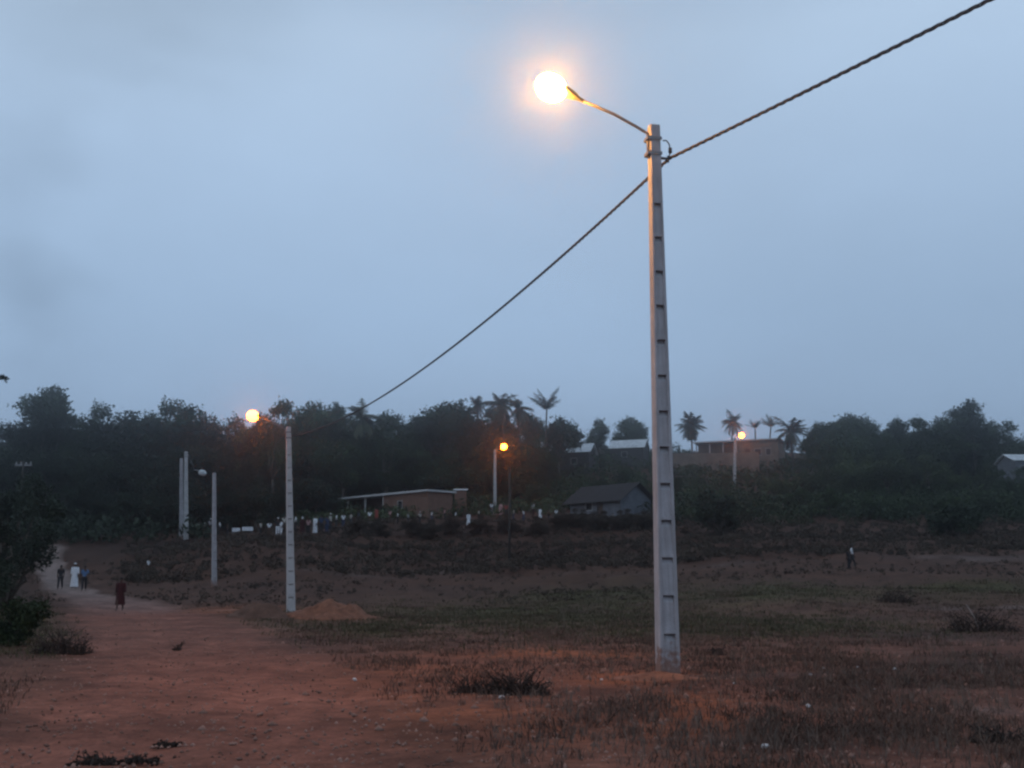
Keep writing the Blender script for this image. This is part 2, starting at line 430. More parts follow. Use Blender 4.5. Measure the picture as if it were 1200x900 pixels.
X, Y = scatter(60000, 8.5, 62)
keep = rng.uniform(0, 1, len(X)) < np.clip((1 - road_mask(X, Y, 1.45) * 2.2), 0, 1) * np.clip(.42 + 1.5 * nz(X, Y, .55, 21) + .9 * nz(X, Y, .12, 5), .04, 1)
bare = np.zeros_like(X)
for b_ in [(740, 800, 95, 14), (640, 768, 130, 9), (480, 860, 300, 70), (820, 840, 50, 40), (255, 717, 80, 5)]: bare = np.maximum(bare, blob(X, Y, *b_))
keep &= rng.uniform(0, 1, len(X)) > bare * .9
X, Y = X[keep], Y[keep]
P = withz(X, Y)
blades('dry_grass', P, rng.uniform(.05, .16, len(P)) * (1 + .5 * nz(X, Y, .3, 8)), .006 + Y * .00042, 5, .05 + Y * .0035, M['dry'])
X, Y = scatter(30000, 22, 75)
gm = np.zeros_like(X)
for b_ in GREENS: gm = np.maximum(gm, blob(X, Y, *b_))
k = (rng.uniform(0, 1, len(X)) < gm * 1.1) & (road_mask(X, Y) < .1); X, Y = X[k], Y[k]; P = withz(X, Y)
blades('green_grass', P, rng.uniform(.08, .2, len(P)), .006 + Y * .0005, 5, .06 + Y * .004, M['green'])
# tall dry weeds with pale heads, bottom right and scattered
X, Y = scatter(5200, 9.3, 40, -.02, .56)
dm = np.maximum.reduce([blob(X, Y, 830, 865, 120, 22), blob(X, Y, 1010, 790, 90, 14), blob(X, Y, 1120, 800, 120, 40), .28 * np.ones_like(X)])
k = rng.uniform(0, 1, len(X)) < dm * .8; X, Y = X[k], Y[k]; P = withz(X, Y)
blades('dry_weeds', P, rng.uniform(.10, .25, len(P)), .004 + Y * .0003, 6, .05 + 0 * X, M['weed'], lean=.35)
# small clods and pale stones
X, Y = scatter(9000, 8.5, 60); P = withz(X, Y)
mb_v = []; mb_f = []
base = np.array([[1,0,0],[0,1,0],[-1,0,0],[0,-1,0],[0,0,1],[0,0,-.6]], float)
fc = np.array([[0,1,4],[1,2,4],[2,3,4],[3,0,4],[1,0,5],[2,1,5],[3,2,5],[0,3,5]])
sz = rng.uniform(.008, .03, len(P)) * (1 + (rng.uniform(0, 1, len(P)) > .97) * 1.5)
V = P[:, None, :] + base[None] * rng.uniform(.6, 1.3, (len(P), 6, 3)) * sz[:, None, None]
me = mesh_np('soil_clods', V.reshape(-1, 3), (np.arange(len(P))[:, None, None] * 6 + fc[None]).reshape(-1, 3))
me.materials.append(mat('clod_soil', (.20, .10, .07), .95, .5, .8, c2=(.30, .18, .14)))
o = link('soil_clods', me); o['kind'] = 'stuff'

def leafcards(centers, size, flat=.0):
    n = len(centers)
    a = rng.normal(0, 1, (n, 3)); a[:, 2] *= (1 - flat); a /= np.linalg.norm(a, axis=1)[:, None]
    b = rng.normal(0, 1, (n, 3)); b -= (a * b).sum(1)[:, None] * a; b /= np.linalg.norm(b, axis=1)[:, None]
    s = (size * rng.uniform(.6, 1.3, n))[:, None]
    V = np.stack([centers - a * s, centers - b * s * .45, centers + a * s, centers + b * s * .45], 1)
    return V.reshape(-1, 3), np.arange(n * 4).reshape(-1, 4)

# scrub belt on the slope: thousands of leafy clumps
def scrub(name, n, ymin, ymax, hmin, hmax, m, per=26, umin=-.58, umax=.58, dens=0.0, leaf=.22):
    Y = rng.uniform(ymin, ymax, n); U = rng.uniform(umin, umax, n); X = U * Y
    k = (rng.uniform(0, 1, n) < .5 + 1.1 * nz(X, Y, .07, 33) + dens) & (road_mask(X, Y) < .05); X, Y = X[k], Y[k]
    P = withz(X, Y); n = len(P); H = rng.uniform(hmin, hmax, n) * (1 + .5 * nz(X, Y, .2, 3))
    Q = np.repeat(P, per, 0); HH = np.repeat(H, per)
    d = rng.normal(0, 1, (n * per, 3)); d /= np.linalg.norm(d, axis=1)[:, None]
    r = rng.uniform(.35, 1, n * per) ** .6
    Q = Q + d * (HH * r)[:, None] * np.array([[.8, .8, .5]]) + np.stack([0 * HH, 0 * HH, HH * .5], 1)
    V, Fc = leafcards(Q, leaf * (.6 + HH * .35))
    me = mesh_np(name, V, Fc); me.materials.append(m); o = link(name, me); o['kind'] = 'stuff'; return o
scrub('undergrowth', 3600, 86, 108, .2, .6, M['scrub'], umin=-.36, dens=.3, leaf=.15)
scrub('undergrowth', 1500, 128, 150, .7, 1.6, M['leaf2'], umin=-.30, dens=-.1)
scrub('undergrowth', 3400, 135, 235, 1.0, 2.6, M['leaf'], leaf=.2, dens=.4, per=60)
scrub('undergrowth', 2400, 104, 128, .2, .5, M['scrub'], umin=-.36, dens=.5, per=24, leaf=.16)
scrub('low_scrub', 4600, 60, 100, .10, .36, M['scrub'], per=14, leaf=.11, dens=-.05)
scrub('undergrowth', 1200, 118, 150, 1.2, 2.4, M['leaf'], umin=.12, dens=.2, leaf=.17, per=44)
scrub('undergrowth', 900, 112, 150, 1.0, 2.4, M['leaf_dark'], umin=-.58, umax=-.28, dens=.3, leaf=.26)

# ------------------------------------------------------------------ trees
def limb(mb, p0, p1, r0, r1, wob, n=5, sides=6):
    p0, p1 = Vector(p0), Vector(p1); pts = []; rr = []
    for i in range(n):
        t = i / (n - 1); w = wob * math.sin(math.pi * t)
        pts.append(p0.lerp(p1, t) + Vector((random.uniform(-w, w), random.uniform(-w, w), random.uniform(-w, w) * .4)))
        rr.append(r0 + (r1 - r0) * t)
    mb.tube(pts, rr, sides)
    return pts[-1]
def tree_meshes(kind, seed):
    """about 12 m tall tree; returns trunk mesh, crown mesh"""
    random.seed(seed); lobes = []
    if kind == 'broad':
        top = 12.0
        for i in range(13):
            a = random.uniform(0, 6.28); rr = random.uniform(.3, 3.4); z = random.uniform(4.6, 10.6) - rr * .35
            lobes.append((Vector((rr * math.cos(a), rr * math.sin(a), z)), random.uniform(.9, 1.9)))
        lobes.append((Vector((.2, 0, 10.6)), 1.4))
    elif kind == 'tall':
        for i in range(12):
            a = random.uniform(0, 6.28); rr = random.uniform(.0, 1.7); z = random.uniform(3.8, 11)
            lobes.append((Vector((rr * math.cos(a), rr * math.sin(a), z)), random.uniform(.6, 1.25)))
        lobes.append((Vector((0, 0, 11.2)), .7))
    elif kind == 'ragged':
        for i in range(11):
            a = random.uniform(0, 6.28); rr = random.uniform(.6, 3.0); z = random.uniform(5.5, 11.4)
            lobes.append((Vector((rr * math.cos(a), rr * math.sin(a), z)), random.uniform(.5, 1.25)))
    elif kind == 'dome':
        for i in range(15):
            a = random.uniform(0, 6.28); rr = random.uniform(.2, 3.6); z = 9.8 - rr * rr * .35 + random.uniform(-1.5, .6)
            lobes.append((Vector((rr * math.cos(a), rr * math.sin(a), z)), random.uniform(1.1, 1.7)))
    else:  # bush: down to the ground
        for i in range(16):
            a = random.uniform(0, 6.28); rr = random.uniform(.2, 4.2); z = random.uniform(1.0, 9.5 - rr * .9)
            lobes.append((Vector((rr * math.cos(a), rr * math.sin(a), z)), random.uniform(1.2, 2.2)))
        lobes.append((Vector((0, 0, 10.3)), 1.3))
    mb = MB(); bend = Vector((random.uniform(-.5, .5), random.uniform(-.5, .5), 0))
    fork = 3.6 if kind != 'bush' else 1.6
    mb.tube([(0, 0, -.5), (0, 0, .1), tuple(bend * .5 + Vector((0, 0, fork * .5))), tuple(bend + Vector((0, 0, fork)))], [.34, .28, .22, .19], 8)
    V = []; 
    for c, r in lobes:
        e = limb(mb, bend + Vector((0, 0, fork)), c, .13, .03, .35)
        for q in range(3):
            d = Vector((random.gauss(0, 1), random.gauss(0, 1), random.gauss(.3, 1))).normalized()
            limb(mb, c, c + d * r * .9, .03, .01, .1, 3, 4)
        n = int(330 * r * r)
        d = rng.normal(0, 1, (n, 3)); d /= np.linalg.norm(d, axis=1)[:, None]
        # uneven radius: clumps on the lobe surface
        rad_ = np.array([.85 + .95 * mnoise.noise(Vector(x) * 1.9 + c) for x in d]) * rng.uniform(.3, 1.15, n) ** .5
        V.append(np.array(c)[None] + d * (rad_ * r)[:, None] * np.array([[1.2, 1.2, .75 if kind in ('broad', 'ragged') else 1.05]]))
        f0 = np.array(bend + Vector((0, 0, fork))); m_ = int(70 * r); tt = rng.uniform(.35, 1.1, m_)[:, None]
        V.append(f0 * (1 - tt) + np.array(c) * tt + rng.normal(0, .38, (m_, 3)))
    V, Fc = leafcards(np.concatenate(V), .20)
    return mb.mesh('trunk_' + kind, M['bark'], True), mesh_np('crown_' + kind, V, Fc)
TREE = {}
for kind, n in (('broad', 4), ('tall', 3), ('ragged', 3), ('dome', 2), ('bush', 3)):
    TREE[kind] = [tree_meshes(kind, 100 + 17 * i + len(kind)) for i in range(n)]
for k_ in TREE.values():
    for t_, c_ in k_: c_.materials.append(M['leaf'])

def palm_meshes(seed, kind='droop', H=9.0):
    random.seed(seed); mb = MB()
    lean = Vector((random.uniform(-.8, .8), random.uniform(-.3, .3), 0)); pts = []; rr = []
    for i in range(9):
        t = i / 8; pts.append(Vector((lean.x * t * t, lean.y * t * t, -.4 + (H + .4) * t))); rr.append(.20 - .08 * t + (.09 if i == 0 else 0))
    mb.tube(pts, rr, 8); top = pts[-1]; cr = MB()
    n = {'droop': 26, 'oval': 48, 'fan': 11}[kind]
    for i in range(n):
        a = 2.4 * i + random.uniform(-.2, .2); L_ = random.uniform(2.9, 3.6)
        if kind == 'droop': e0 = random.uniform(-.7, 1.45); dr = random.uniform(.7, 1.6); L_ *= random.uniform(.7, .95)
        elif kind == 'oval': e0 = random.uniform(-1.55, 1.5); dr = random.uniform(.3, .8); L_ *= .78
        else: e0 = random.uniform(.6, 1.35); dr = random.uniform(.3, .7); L_ *= 1.15
        p = top.copy(); P_ = [p.copy()]; seg = 9; el = e0
        for s_ in range(seg):
            el -= dr / seg; p = p + Vector((math.cos(a) * math.cos(el), math.sin(a) * math.cos(el), math.sin(el))) * (L_ / seg); P_.append(p.copy())
        cr.tube(P_, [.035 * (1 - .8 * j / seg) for j in range(seg + 1)], 4)
        for j in range(1, seg + 1):
            for half in (0, .5):
                q = P_[j - 1].lerp(P_[j], half) if half else P_[j]
                t_ = (P_[j] - P_[j-1]).normalized(); sd = Vector((-math.sin(a), math.cos(a), 0))
                ll = .75 * math.sin(math.pi * min(1, (j / seg) * .85 + .12)) + .12
                for s_ in (-1, 1):
                    d = (sd * s_ * .8 + t_ * .55 + Vector((0, 0, -.45 + random.uniform(-.2, .2)))).normalized()
                    w = t_ * .08; b = len(cr.v)
                    cr.v += [tuple(q - w), tuple(q + w), tuple(q + d * ll + w * .3), tuple(q + d * ll - w * .3)]
                    cr.f.append((b, b+1, b+2, b+3))
    tm_ = mb.mesh('palm_trunk', M['bark'], True); tm_['top'] = list(top)
    return tm_, cr.mesh('palm_crown', M['palm'])
PALM = {'droop': [palm_meshes(i, 'droop') for i in (1, 2, 3)], 'oval': [palm_meshes(9, 'oval')], 'fan': [palm_meshes(12, 'fan'), palm_meshes(14, 'fan')]}

def plant(kind, px, top, Y, sx=1.0, name='tree', label=None, cat='tree', group=None, leaf=None, var=None, minscale=.3):
    """stand a tree in column px at distance Y so that it reaches the height seen at row `top`"""
    g = on_ground(px, Y); T = at(px, top, Y)
    Ht = max(T.z - g.z, 2.0)
    lib = PALM if kind in PALM else TREE
    tm, cm = lib[kind][random.randrange(len(lib[kind])) if var is None else var]
    ref = {'droop': 11.2, 'oval': 11.6, 'fan': 12.2, 'broad': 11.8, 'tall': 11.8, 'ragged': 11.9, 'dome': 11.2, 'bush': 11.4}[kind]
    s = Ht / ref
    o = empty(name, g, random.uniform(0, 6.28), label, cat, group)
    if kind in PALM:      # slender trunk as tall as needed, crown at its own size
        o.rotation_euler = (0, 0, random.uniform(0, 6.28))
        top_ = Vector(tm['top']); tr = link('trunk', tm, o, M['bark']); zt = Ht - 2.3 * sx
        tr.scale = (1, 1, zt / top_.z)
        c = link('crown', cm, o, leaf or M['palm']); c.scale = (sx,) * 3; c.location = Vector((top_.x, top_.y, zt)) - top_ * sx
        return o
    w = max(sx * s, minscale) if sx != 1 else s
    o.scale = (w, w, s)
    link('trunk', tm, o, M['bark'])
    link('crown', cm, o, leaf or (M['palm'] if kind in PALM else M['leaf']))
    return o
random.seed(5)
# trees that stand out against the sky, left to right
SKY = [
 ('bush', 4, 500, 190, 1.0, 'low rounded dark tree on the skyline at the far left edge'),
 ('ragged', 24, 492, 185, .8, 'small dark skyline tree just left of the tallest left tree'),
 ('broad', 52, 452, 170, .8, 'tallest dark tree at the left, its ragged crown rising clear of the skyline'),
 ('ragged', 82, 477, 180, .8, 'open ragged tree just right of the tallest left tree'),
 ('broad', 108, 471, 175, .8, 'dark tree with a flat knotted crown, second skyline peak from the left'),
 ('broad', 142, 482, 178, 1.1, 'even dark tree left of the twin-topped skyline clump'),
 ('dome', 170, 480, 182, 1., 'round dark tree rising behind the paired concrete poles, left one'),
 ('broad', 192, 467, 176, .9, 'highest tree behind the paired concrete poles'),
 ('tall', 212, 476, 172, 1., 'narrow dark tree directly above the paired concrete poles'),
 ('broad', 240, 488, 180, 1.1, 'low even tree between the paired poles and the orange lamp'),
 ('bush', 272, 489, 182, 1.0, 'dark tree glowing behind the left orange street lamp'),
 ('ragged', 322, 458, 150, .7, 'thin ragged tree leaning up beside the top of the second pole'),
 ('broad', 304, 484, 160, .8, 'dark tree between the left orange lamp and the second pole'),
 ('broad', 364, 470, 175, .8, 'rounded tree just right of the second pole'),
 ('tall', 392, 474, 178, .8, 'narrow tree between the rounded tree and the feathery palm'),
 ('droop', 426, 468, 166, 1.3, 'feathery palm left of the cable where it meets the trees'),
 ('broad', 448, 485, 170, 1.0, 'dark tree under the lower end of the cable'),
 ('ragged', 492, 480, 180, .6, 'thin treetop left of the big domed tree at the centre'),
 ('dome', 526, 470, 172, 1.2, 'big domed tree right of the lower end of the cable'),
 ('droop', 562, 461, 180, .85, 'small round-headed palm left of the tall pair of palms'),
 ('droop', 592, 455, 176, 1.25, 'tallest palm at the centre of the skyline'),
 ('droop', 609, 463, 182, 1.05, 'palm touching the right side of the tallest palm'),
 ('broad', 578, 475, 192, 1.0, 'dark tree filling the skyline between the small round palm and the tallest palm'),
 ('dome', 620, 483, 194, .8, 'dark rounded tree between the palm pair and the palm with upright fronds'),
 ('fan', 639, 463, 170, 1.05, 'palm with few upright spread fronds at the centre of the skyline'),
 ('dome', 656, 486, 172, .9, 'dark rounded tree right of the palm with upright fronds'),
 ('broad', 702, 490, 215, 1.0, 'pointed dark tree above the small pale roof'),
 ('dome', 742, 487, 210, 1.1, 'rounded tree just left of the big concrete pole'),
 ('oval', 812, 482, 190, 1.1, 'dense oval-headed palm right of the big concrete pole'),
 ('droop', 858, 481, 215, 1.1, 'palm rising behind the right-hand street lamp'),
 ('fan', 902, 490, 215, .75, 'upright feathery palm behind the right end of the flat roof'),
 ('fan', 886, 494, 218, .6, 'small upright palm between the right-hand lamp and the roof end'),
 ('droop', 930, 486, 190, 1.35, 'spiky palm rising just right of the flat-roofed house'),
 ('broad', 962, 494, 200, 1.0, 'dark tree between the spiky palm and the round dome tree'),
 ('dome', 996, 483, 190, 1.2, 'round dome-shaped tree standing highest on the right hillside'),
 ('broad', 1022, 500, 195, 1.0, 'low tree right of the round dome-shaped tree'),
 ('tall', 1056, 490, 190, 1.1, 'narrow pale-edged tree on the right hillside'),
 ('ragged', 1084, 483, 180, 1.0, 'ragged tree with a gap of sky near its top on the right'),
 ('broad', 1108, 488, 182, 1.0, 'bushy tree left of the spired tree at the right'),
 ('tall', 1126, 478, 176, 1.0, 'slim tree leaning on the left of the spired tree'),
 ('tall', 1142, 470, 176, 1.0, 'tall spired tree, highest at the right edge'),
 ('broad', 1150, 484, 178, .8, 'full dark tree just right of the spired tree'),
 ('tall', 1168, 493, 176, .8, 'last narrow tree before the skyline drops at the right'),
 ('bush', 1186, 512, 180, .9, 'low dark bush tree above the pale roof at the right edge'),
]
for kind, px, top, Y, sx, lab in SKY:
    plant(kind, px, top, Y, sx, 'palm_tree' if kind in PALM else 'tree', lab, 'palm tree' if kind in PALM else 'tree', 'trees along the skyline')
# the dark mass of woodland below the skyline
fill = 0
def mass(n, x0, x1, y0, y1, t0, t1, leaf, label, minY=135, kinds=('broad', 'bush', 'bush', 'tall', 'dome')):
    for i in range(n):
        px = x0 + (x1 - x0) * (i + random.uniform(.15, .85)) / n
        lo_ = leaf is M["scrub"]; plant(random.choice(kinds), px, random.uniform(t0, t1), random.uniform(y0, y1), random.uniform(1.0, 1.5), "bush" if lo_ else "tree", label, "bush" if lo_ else "tree", "scrub bushes on the bank" if lo_ else "trees in the dark wood below the skyline", leaf)
mass(17, -40, 330, 160, 178, 484, 502, M['leaf_dark'], 'dark leafy tree merged into the dim wood on the left')
mass(15, -60, 330, 140, 156, 520, 545, M['leaf_dark'], 'dark leafy tree merged into the dim wood on the left')
mass(12, 60, 340, 126, 138, 556, 580, M['leaf_dark'], 'dark leafy tree merged into the dim wood on the left', kinds=('bush', 'broad'))
mass(13, 330, 622, 176, 190, 484, 500, M['leaf'], 'dark leafy tree merged into the dim wood behind the long shed')
mass(16, 330, 640, 160, 172, 508, 535, M['leaf'], 'dark leafy tree merged into the dim wood behind the long shed')
mass(9, 330, 390, 135, 152, 560, 580, M['leaf_dark'], 'dark leafy tree merged into the dim wood behind the long shed')
mass(6, 640, 780, 215, 230, 500, 508, M['leaf'], 'dark leafy tree standing behind the hillside roofs')
mass(8, 625, 800, 150, 168, 548, 566, M['leaf'], 'low leafy tree on the slope below the hillside roofs', kinds=('bush',))
mass(10, 790, 930, 150, 180, 552, 570, M['leaf2'], 'leafy tree on the slope below the flat-roofed house', kinds=('bush', 'tall'))
mass(15, 952, 1200, 172, 187, 490, 508, M['leaf'], 'leafy tree merged into the wooded hillside on the right')
mass(10, 940, 1170, 150, 165, 530, 555, M['leaf2'], 'leafy tree merged into the wooded hillside on the right')
mass(10, 900, 1230, 126, 138, 570, 585, M['leaf'], 'leafy tree merged into the wooded hillside on the right', kinds=('bush', 'broad'))
mass(9, 655, 770, 112, 117, 598, 608, M['scrub'], 'low scrubby bush on the bank in front of the grey-blue hut', kinds=('bush',))
mass(8, 400, 640, 112, 118, 617, 624, M['scrub'], 'low scrubby bush on the bank in front of the long shed', kinds=('bush',))
mass(3, 1165, 1225, 138, 150, 548, 556, M['leaf'], 'low leafy tree hiding the walls of the pale-roofed house at the right edge', kinds=('bush',))
# near bushy tree at the left edge, by the road
def shrub(px, py, hpx, wpx, seed, name, label, cat, leaf, n=3200, size=.09):
    g = ground_at(px, py); random.seed(seed)
    Hh = hpx / F * g.y; Wd = wpx / F * g.y / 2
    o = empty(name, g, 0, label, cat); mb = MB(); V = []
    for i in range(16):
        a = random.uniform(0, 6.28); rr = Wd * math.sqrt(random.uniform(0, .7)); z = Hh * random.uniform(.12, .88) * (1 - .25 * (rr / Wd) ** 2)
        c = Vector((rr * math.cos(a), rr * math.sin(a), z)); r = min(Wd, Hh) * random.uniform(.25, .42)
        limb(mb, (0, 0, -.1), c, Hh * .014, Hh * .004, .08 * Hh)
        k = n // 16; d = rng.normal(0, 1, (k, 3)); d /= np.linalg.norm(d, axis=1)[:, None]
        q = np.array([.85 + .5 * mnoise.noise(Vector(x) * 2.5 + c * 3) for x in d]) * rng.uniform(.3, 1, k) ** .5
        p = np.array(c)[None] + d * (q * r)[:, None]; p[:, 2] = np.maximum(p[:, 2], .03); V.append(p)
    V, Fc = leafcards(np.concatenate(V), size); me = mesh_np('crown', V, Fc)
    link('trunk', mb.mesh('stems', M['bark'], True), o, M['bark']); link('crown', me, o, leaf)
    return o
shrub(4, 712, 172, 112, 3, 'bushy_tree', 'dark bushy tree at the left edge beside the road, in front of the wood', 'tree', M['leaf_dark'], 15000, .095)
shrub(-28, 722, 200, 90, 8, 'bushy_tree', 'taller dark bushy tree cut off by the left edge of the photo', 'tree', M['leaf_dark'], 7000, .085)
shrub(12, 757, 62, 75, 4, 'green_bush', 'low green bush of leafy weeds on the left verge below the dark bushy tree', 'bush', M['leaf'], 6200, .045)
shrub(845, 628, 58, 60, 12, 'round_bush', 'dark rounded bush below the right-hand street lamp', 'bush', M['leaf_dark'], 5200, .2)
shrub(1120, 628, 40, 60, 13, 'round_bush', 'low dark bush at the edge of the field on the right', 'bush', M['leaf_dark'], 3200, .2)
# branch tip entering at the left edge, from a slim tree standing outside the frame
tb = on_ground(-78, 45); o = empty('slim_tree', tb, 0, 'slim tree at the left whose leafy branch tip just enters the photo above the wood', 'tree')
mb = MB(); mb.tube([(0, 0, -.3), (.1, 0, 3), (.05, 0, 6.2), (.1, 0, 9.7)], [.14, .11, .08, .03], 8)
tip = at(9, 444, 45) - tb
pts = [Vector((.1, 0, tip.z - 1.0)), Vector((.9, 0, tip.z - .25)), Vector((1.9, 0, tip.z + .06)), tip]
mb.tube(pts, [.045, .035, .02, .008], 6)
link('trunk', mb.mesh('slim_trunk', M['bark'], True), o, M['bark'])
cs = []
for i in range(900):
    a = rng.normal(0, .5, 3); cs.append(np.array([.2, 0, 8.6]) + a * np.array([1.1, 1.1, 1.3]))
for i in range(70):
    t = rng.uniform(.80, 1.0); cs.append(np.array(pts[2].lerp(pts[3], (t - .8) * 5)) + rng.normal(0, .05, 3))
V, Fc = leafcards(np.array(cs), .085); link('crown', mesh_np('slim_crown', V, Fc), o, M['leaf_dark'])

# ------------------------------------------------------------------ street lamps and cables
def pole_mesh(H, wb, wt, db, dt, step=.62, z0=.12, zr=7.6, recess=True):
    """ladder-type concrete pole: two flanges joined by sloping recessed panels on the front and back faces"""
    mb = MB(); v, f = mb.v, mb.f
    def W(z): return (wb + (wt - wb) * z / H) / 2
    def D(z): return (db + (dt - db) * z / H) / 2
    def quad(a, b, c, d): n = len(v); v.extend([a, b, c, d]); f.append((n, n+1, n+2, n+3))
    B = -.6
    zs = [B] + [z0 + i * step for i in range(200) if z0 + i * step < zr] + [H - .02]
    for s in (-1, 1):
        for i in range(len(zs) - 1):
            za, zb = zs[i], zs[i+1]
            for (a, b) in ((za, zb),):
                quad((s*W(a), -D(a)+.012, a), (s*W(a), D(a)-.012, a), (s*W(b), D(b)-.012, b), (s*W(b), -D(b)+.012, b))
        for sy in (-1, 1):   # chamfers
            quad((s*(W(B)-.012), sy*D(B), B), (s*W(B), sy*(D(B)-.012), B), (s*W(H-.02), sy*(D(H-.02)-.012), H-.02), (s*(W(H-.02)-.012), sy*D(H-.02), H-.02))
    for sy in (-1, 1):
        fw = lambda z: W(z) * .60
        for i in range(len(zs) - 1):
            za, zb = zs[i], zs[i+1]
            isrec = recess and 0 < i < len(zs) - 2
            if not isrec:
                quad((-(W(za)-.012), sy*D(za), za), (W(za)-.012, sy*D(za), za), (W(zb)-.012, sy*D(zb), zb), (-(W(zb)-.012), sy*D(zb), zb)); continue
            for s in (-1, 1):
                quad((s*(W(za)-.012), sy*D(za), za), (s*fw(za), sy*D(za), za), (s*fw(zb), sy*D(zb), zb), (s*(W(zb)-.012), sy*D(zb), zb))
            zt = zb - .05   # rung above
            quad((-fw(zt), sy*D(zt), zt), (fw(zt), sy*D(zt), zt), (fw(zb), sy*D(zb), zb), (-fw(zb), sy*D(zb), zb))
            dp = D(zt) - min(.10, D(zt) * .9); db_ = D(za) - .010; zk = za + (zt - za) * .80; dk = D(zk) - .022
            quad((-fw(za), sy*db_, za), (fw(za), sy*db_, za), (fw(zk), sy*dk, zk), (-fw(zk), sy*dk, zk))      # shallow panel
            quad((-fw(zk), sy*dk, zk), (fw(zk), sy*dk, zk), (fw(zt), sy*dp, zt), (-fw(zt), sy*dp, zt))        # deeper pocket under the rung
            quad((-fw(zt), sy*dp, zt), (fw(zt), sy*dp, zt), (fw(zt), sy*D(zt), zt), (-fw(zt), sy*D(zt), zt))  # underside of rung
            quad((-fw(za), sy*db_, za), (fw(za), sy*db_, za), (fw(za), sy*D(za), za), (-fw(za), sy*D(za), za))
            for s in (-1, 1):
                quad((s*fw(za), sy*db_, za), (s*fw(za), sy*D(za), za), (s*fw(zk), sy*D(zk), zk), (s*fw(zk), sy*dk, zk))
                quad((s*fw(zk), sy*dk, zk), (s*fw(zk), sy*D(zk), zk), (s*fw(zt), sy*D(zt), zt), (s*fw(zt), sy*dp, zt))
    z = H - .02
    quad((-W(z), -D(z), z), (W(z), -D(z), z), (W(z), D(z), z), (-W(z), D(z), z))
    mb2 = MB(); mb2.box(-W(H)+.01, W(H)-.01, -D(H)+.01, D(H)-.01, H-.021, H)
    n = len(v); v.extend(mb2.v); f.extend([tuple(i + n for i in q) for q in mb2.f])
    me = mb.mesh('concrete_pole'); bm = bmesh.new(); bm.from_mesh(me); bmesh.ops.remove_doubles(bm, verts=bm.verts, dist=.0005)
    bmesh.ops.recalc_face_normals(bm, faces=bm.faces); bm.to_mesh(me); bm.free(); me.update()
    return me

def luminaire(root, base, d, L_, on, size=1.0):
    """head at the end of an arm: base point, unit direction d"""
    d = d.normalized(); side = d.cross(Vector((0, 0, 1))).normalized(); up = side.cross(d)
    R_ = Matrix((d, side, up)).transposed()
    mb = MB()
    secs = [(-.06, .035, .035, 0), (.04, .045, .045, 0), (.10, .085, .07, 0), (.24, .135, .085, .0), (.40*L_, .15, .085, .0), (.50*L_, .13, .07, 0), (.56*L_, .09, .05, 0)]
    n = 14
    for (t, w, hh, zz) in secs:
        for k in range(n):
            a = 2 * math.pi * k / n; z = math.sin(a); z = z * hh if z > 0 else z * hh * .55
            mb.v.append(tuple(base + R_ @ (Vector((t, math.cos(a) * w, z + zz)) * size)))
    for i in range(len(secs) - 1):
        for k in range(n): k2 = (k+1) % n; mb.f.append((i*n+k, i*n+k2, (i+1)*n+k2, (i+1)*n+k))
    mb.f.append(tuple(range(n))[::-1]); mb.f.append(tuple((len(secs)-1)*n + k for k in range(n)))
    hs = link('lamp_head', mb.mesh('lamp_housing', M['housing'], True), root, M['housing'])
    mb = MB(); c = base + R_ @ (Vector((.66 * L_, 0, -.05)) * size)
    mb.ellipsoid(c, (.34 * L_ * size, .21 * size, .225 * size), 24, 16, R_)  # bowl oversized: when lit, its shape stands in for the lamp's glare
    return link('lamp_bowl', mb.mesh('bowl', None, True), hs, on)

def street_lamp(px, pybase, pytop, label, Y=None, wb=.40, wt=.21, db=.25, dt=.17, rz=0.0, tilt_px=0.0, arm=None, on=None, group='concrete street lamp poles', cat='street lamp', name='street_lamp', con='concrete', headsize=1.0, headL=.75):
    g = ground_at(px, pybase) if Y is None else on_ground(px, Y)
    T = at(px + tilt_px, pytop, g.y); H = T.z - g.z
    root = empty(name, g, rz, label, cat, group)
    # lean of the pole so the top falls where the photo shows it
    lean = math.atan2(T.x - g.x, H); root.rotation_euler = (0, 0, rz)
    q = Matrix.Rotation(lean, 4, 'Y') @ Matrix.Rotation(rz, 4, 'Z'); root.rotation_euler = q.to_euler()
    link('pole', pole_mesh(H, wb, wt, db, dt, step=.62, zr=H - 1.1), root, M[con])
    if arm:
        inv = (Matrix.Translation(g) @ q).inverted()
        e = inv @ arm[0]; l = inv @ arm[1]   # spigot end and lamp centre
        s0 = Vector((-(wt / 2 + .025), 0, H - .62)); s1 = Vector((s0.x, 0, H - .16))
        pts = [s0, s1 - Vector((0, 0, .12)), s1]
        d = (l - e).normalized()
        k = e - s1
        for t in (.06, .16, .5, 1.0):
            p = s1 + k * t; p.z += -.0 + (.05 * math.sin(math.pi * t)) ; pts.append(p)
        # round the knee
        mb = MB(); mb.tube(pts, .028, 8)
        link('arm', mb.mesh('arm', M['galv'], True), root, M['galv'])
        for zc in (H - .55, H - .27):
            mb = MB()
            mb.box(-(wt/2 + .06), wt/2 + .02, -(dt/2 + .02), -(dt/2 + .012), zc - .03, zc + .03)
            mb.box(-(wt/2 + .06), wt/2 + .02, dt/2 + .012, dt/2 + .02, zc - .03, zc + .03)
            mb.box(-(wt/2 + .066), -(wt/2 + .058), -(dt/2 + .02), dt/2 + .02, zc - .03, zc + .03)
            link('clamp', mb.mesh('clamp', M['galv']), root, M['galv'])
        luminaire(root, e, d, headL, on or M['lamp_off'], headsize)
    return root, g, H, q

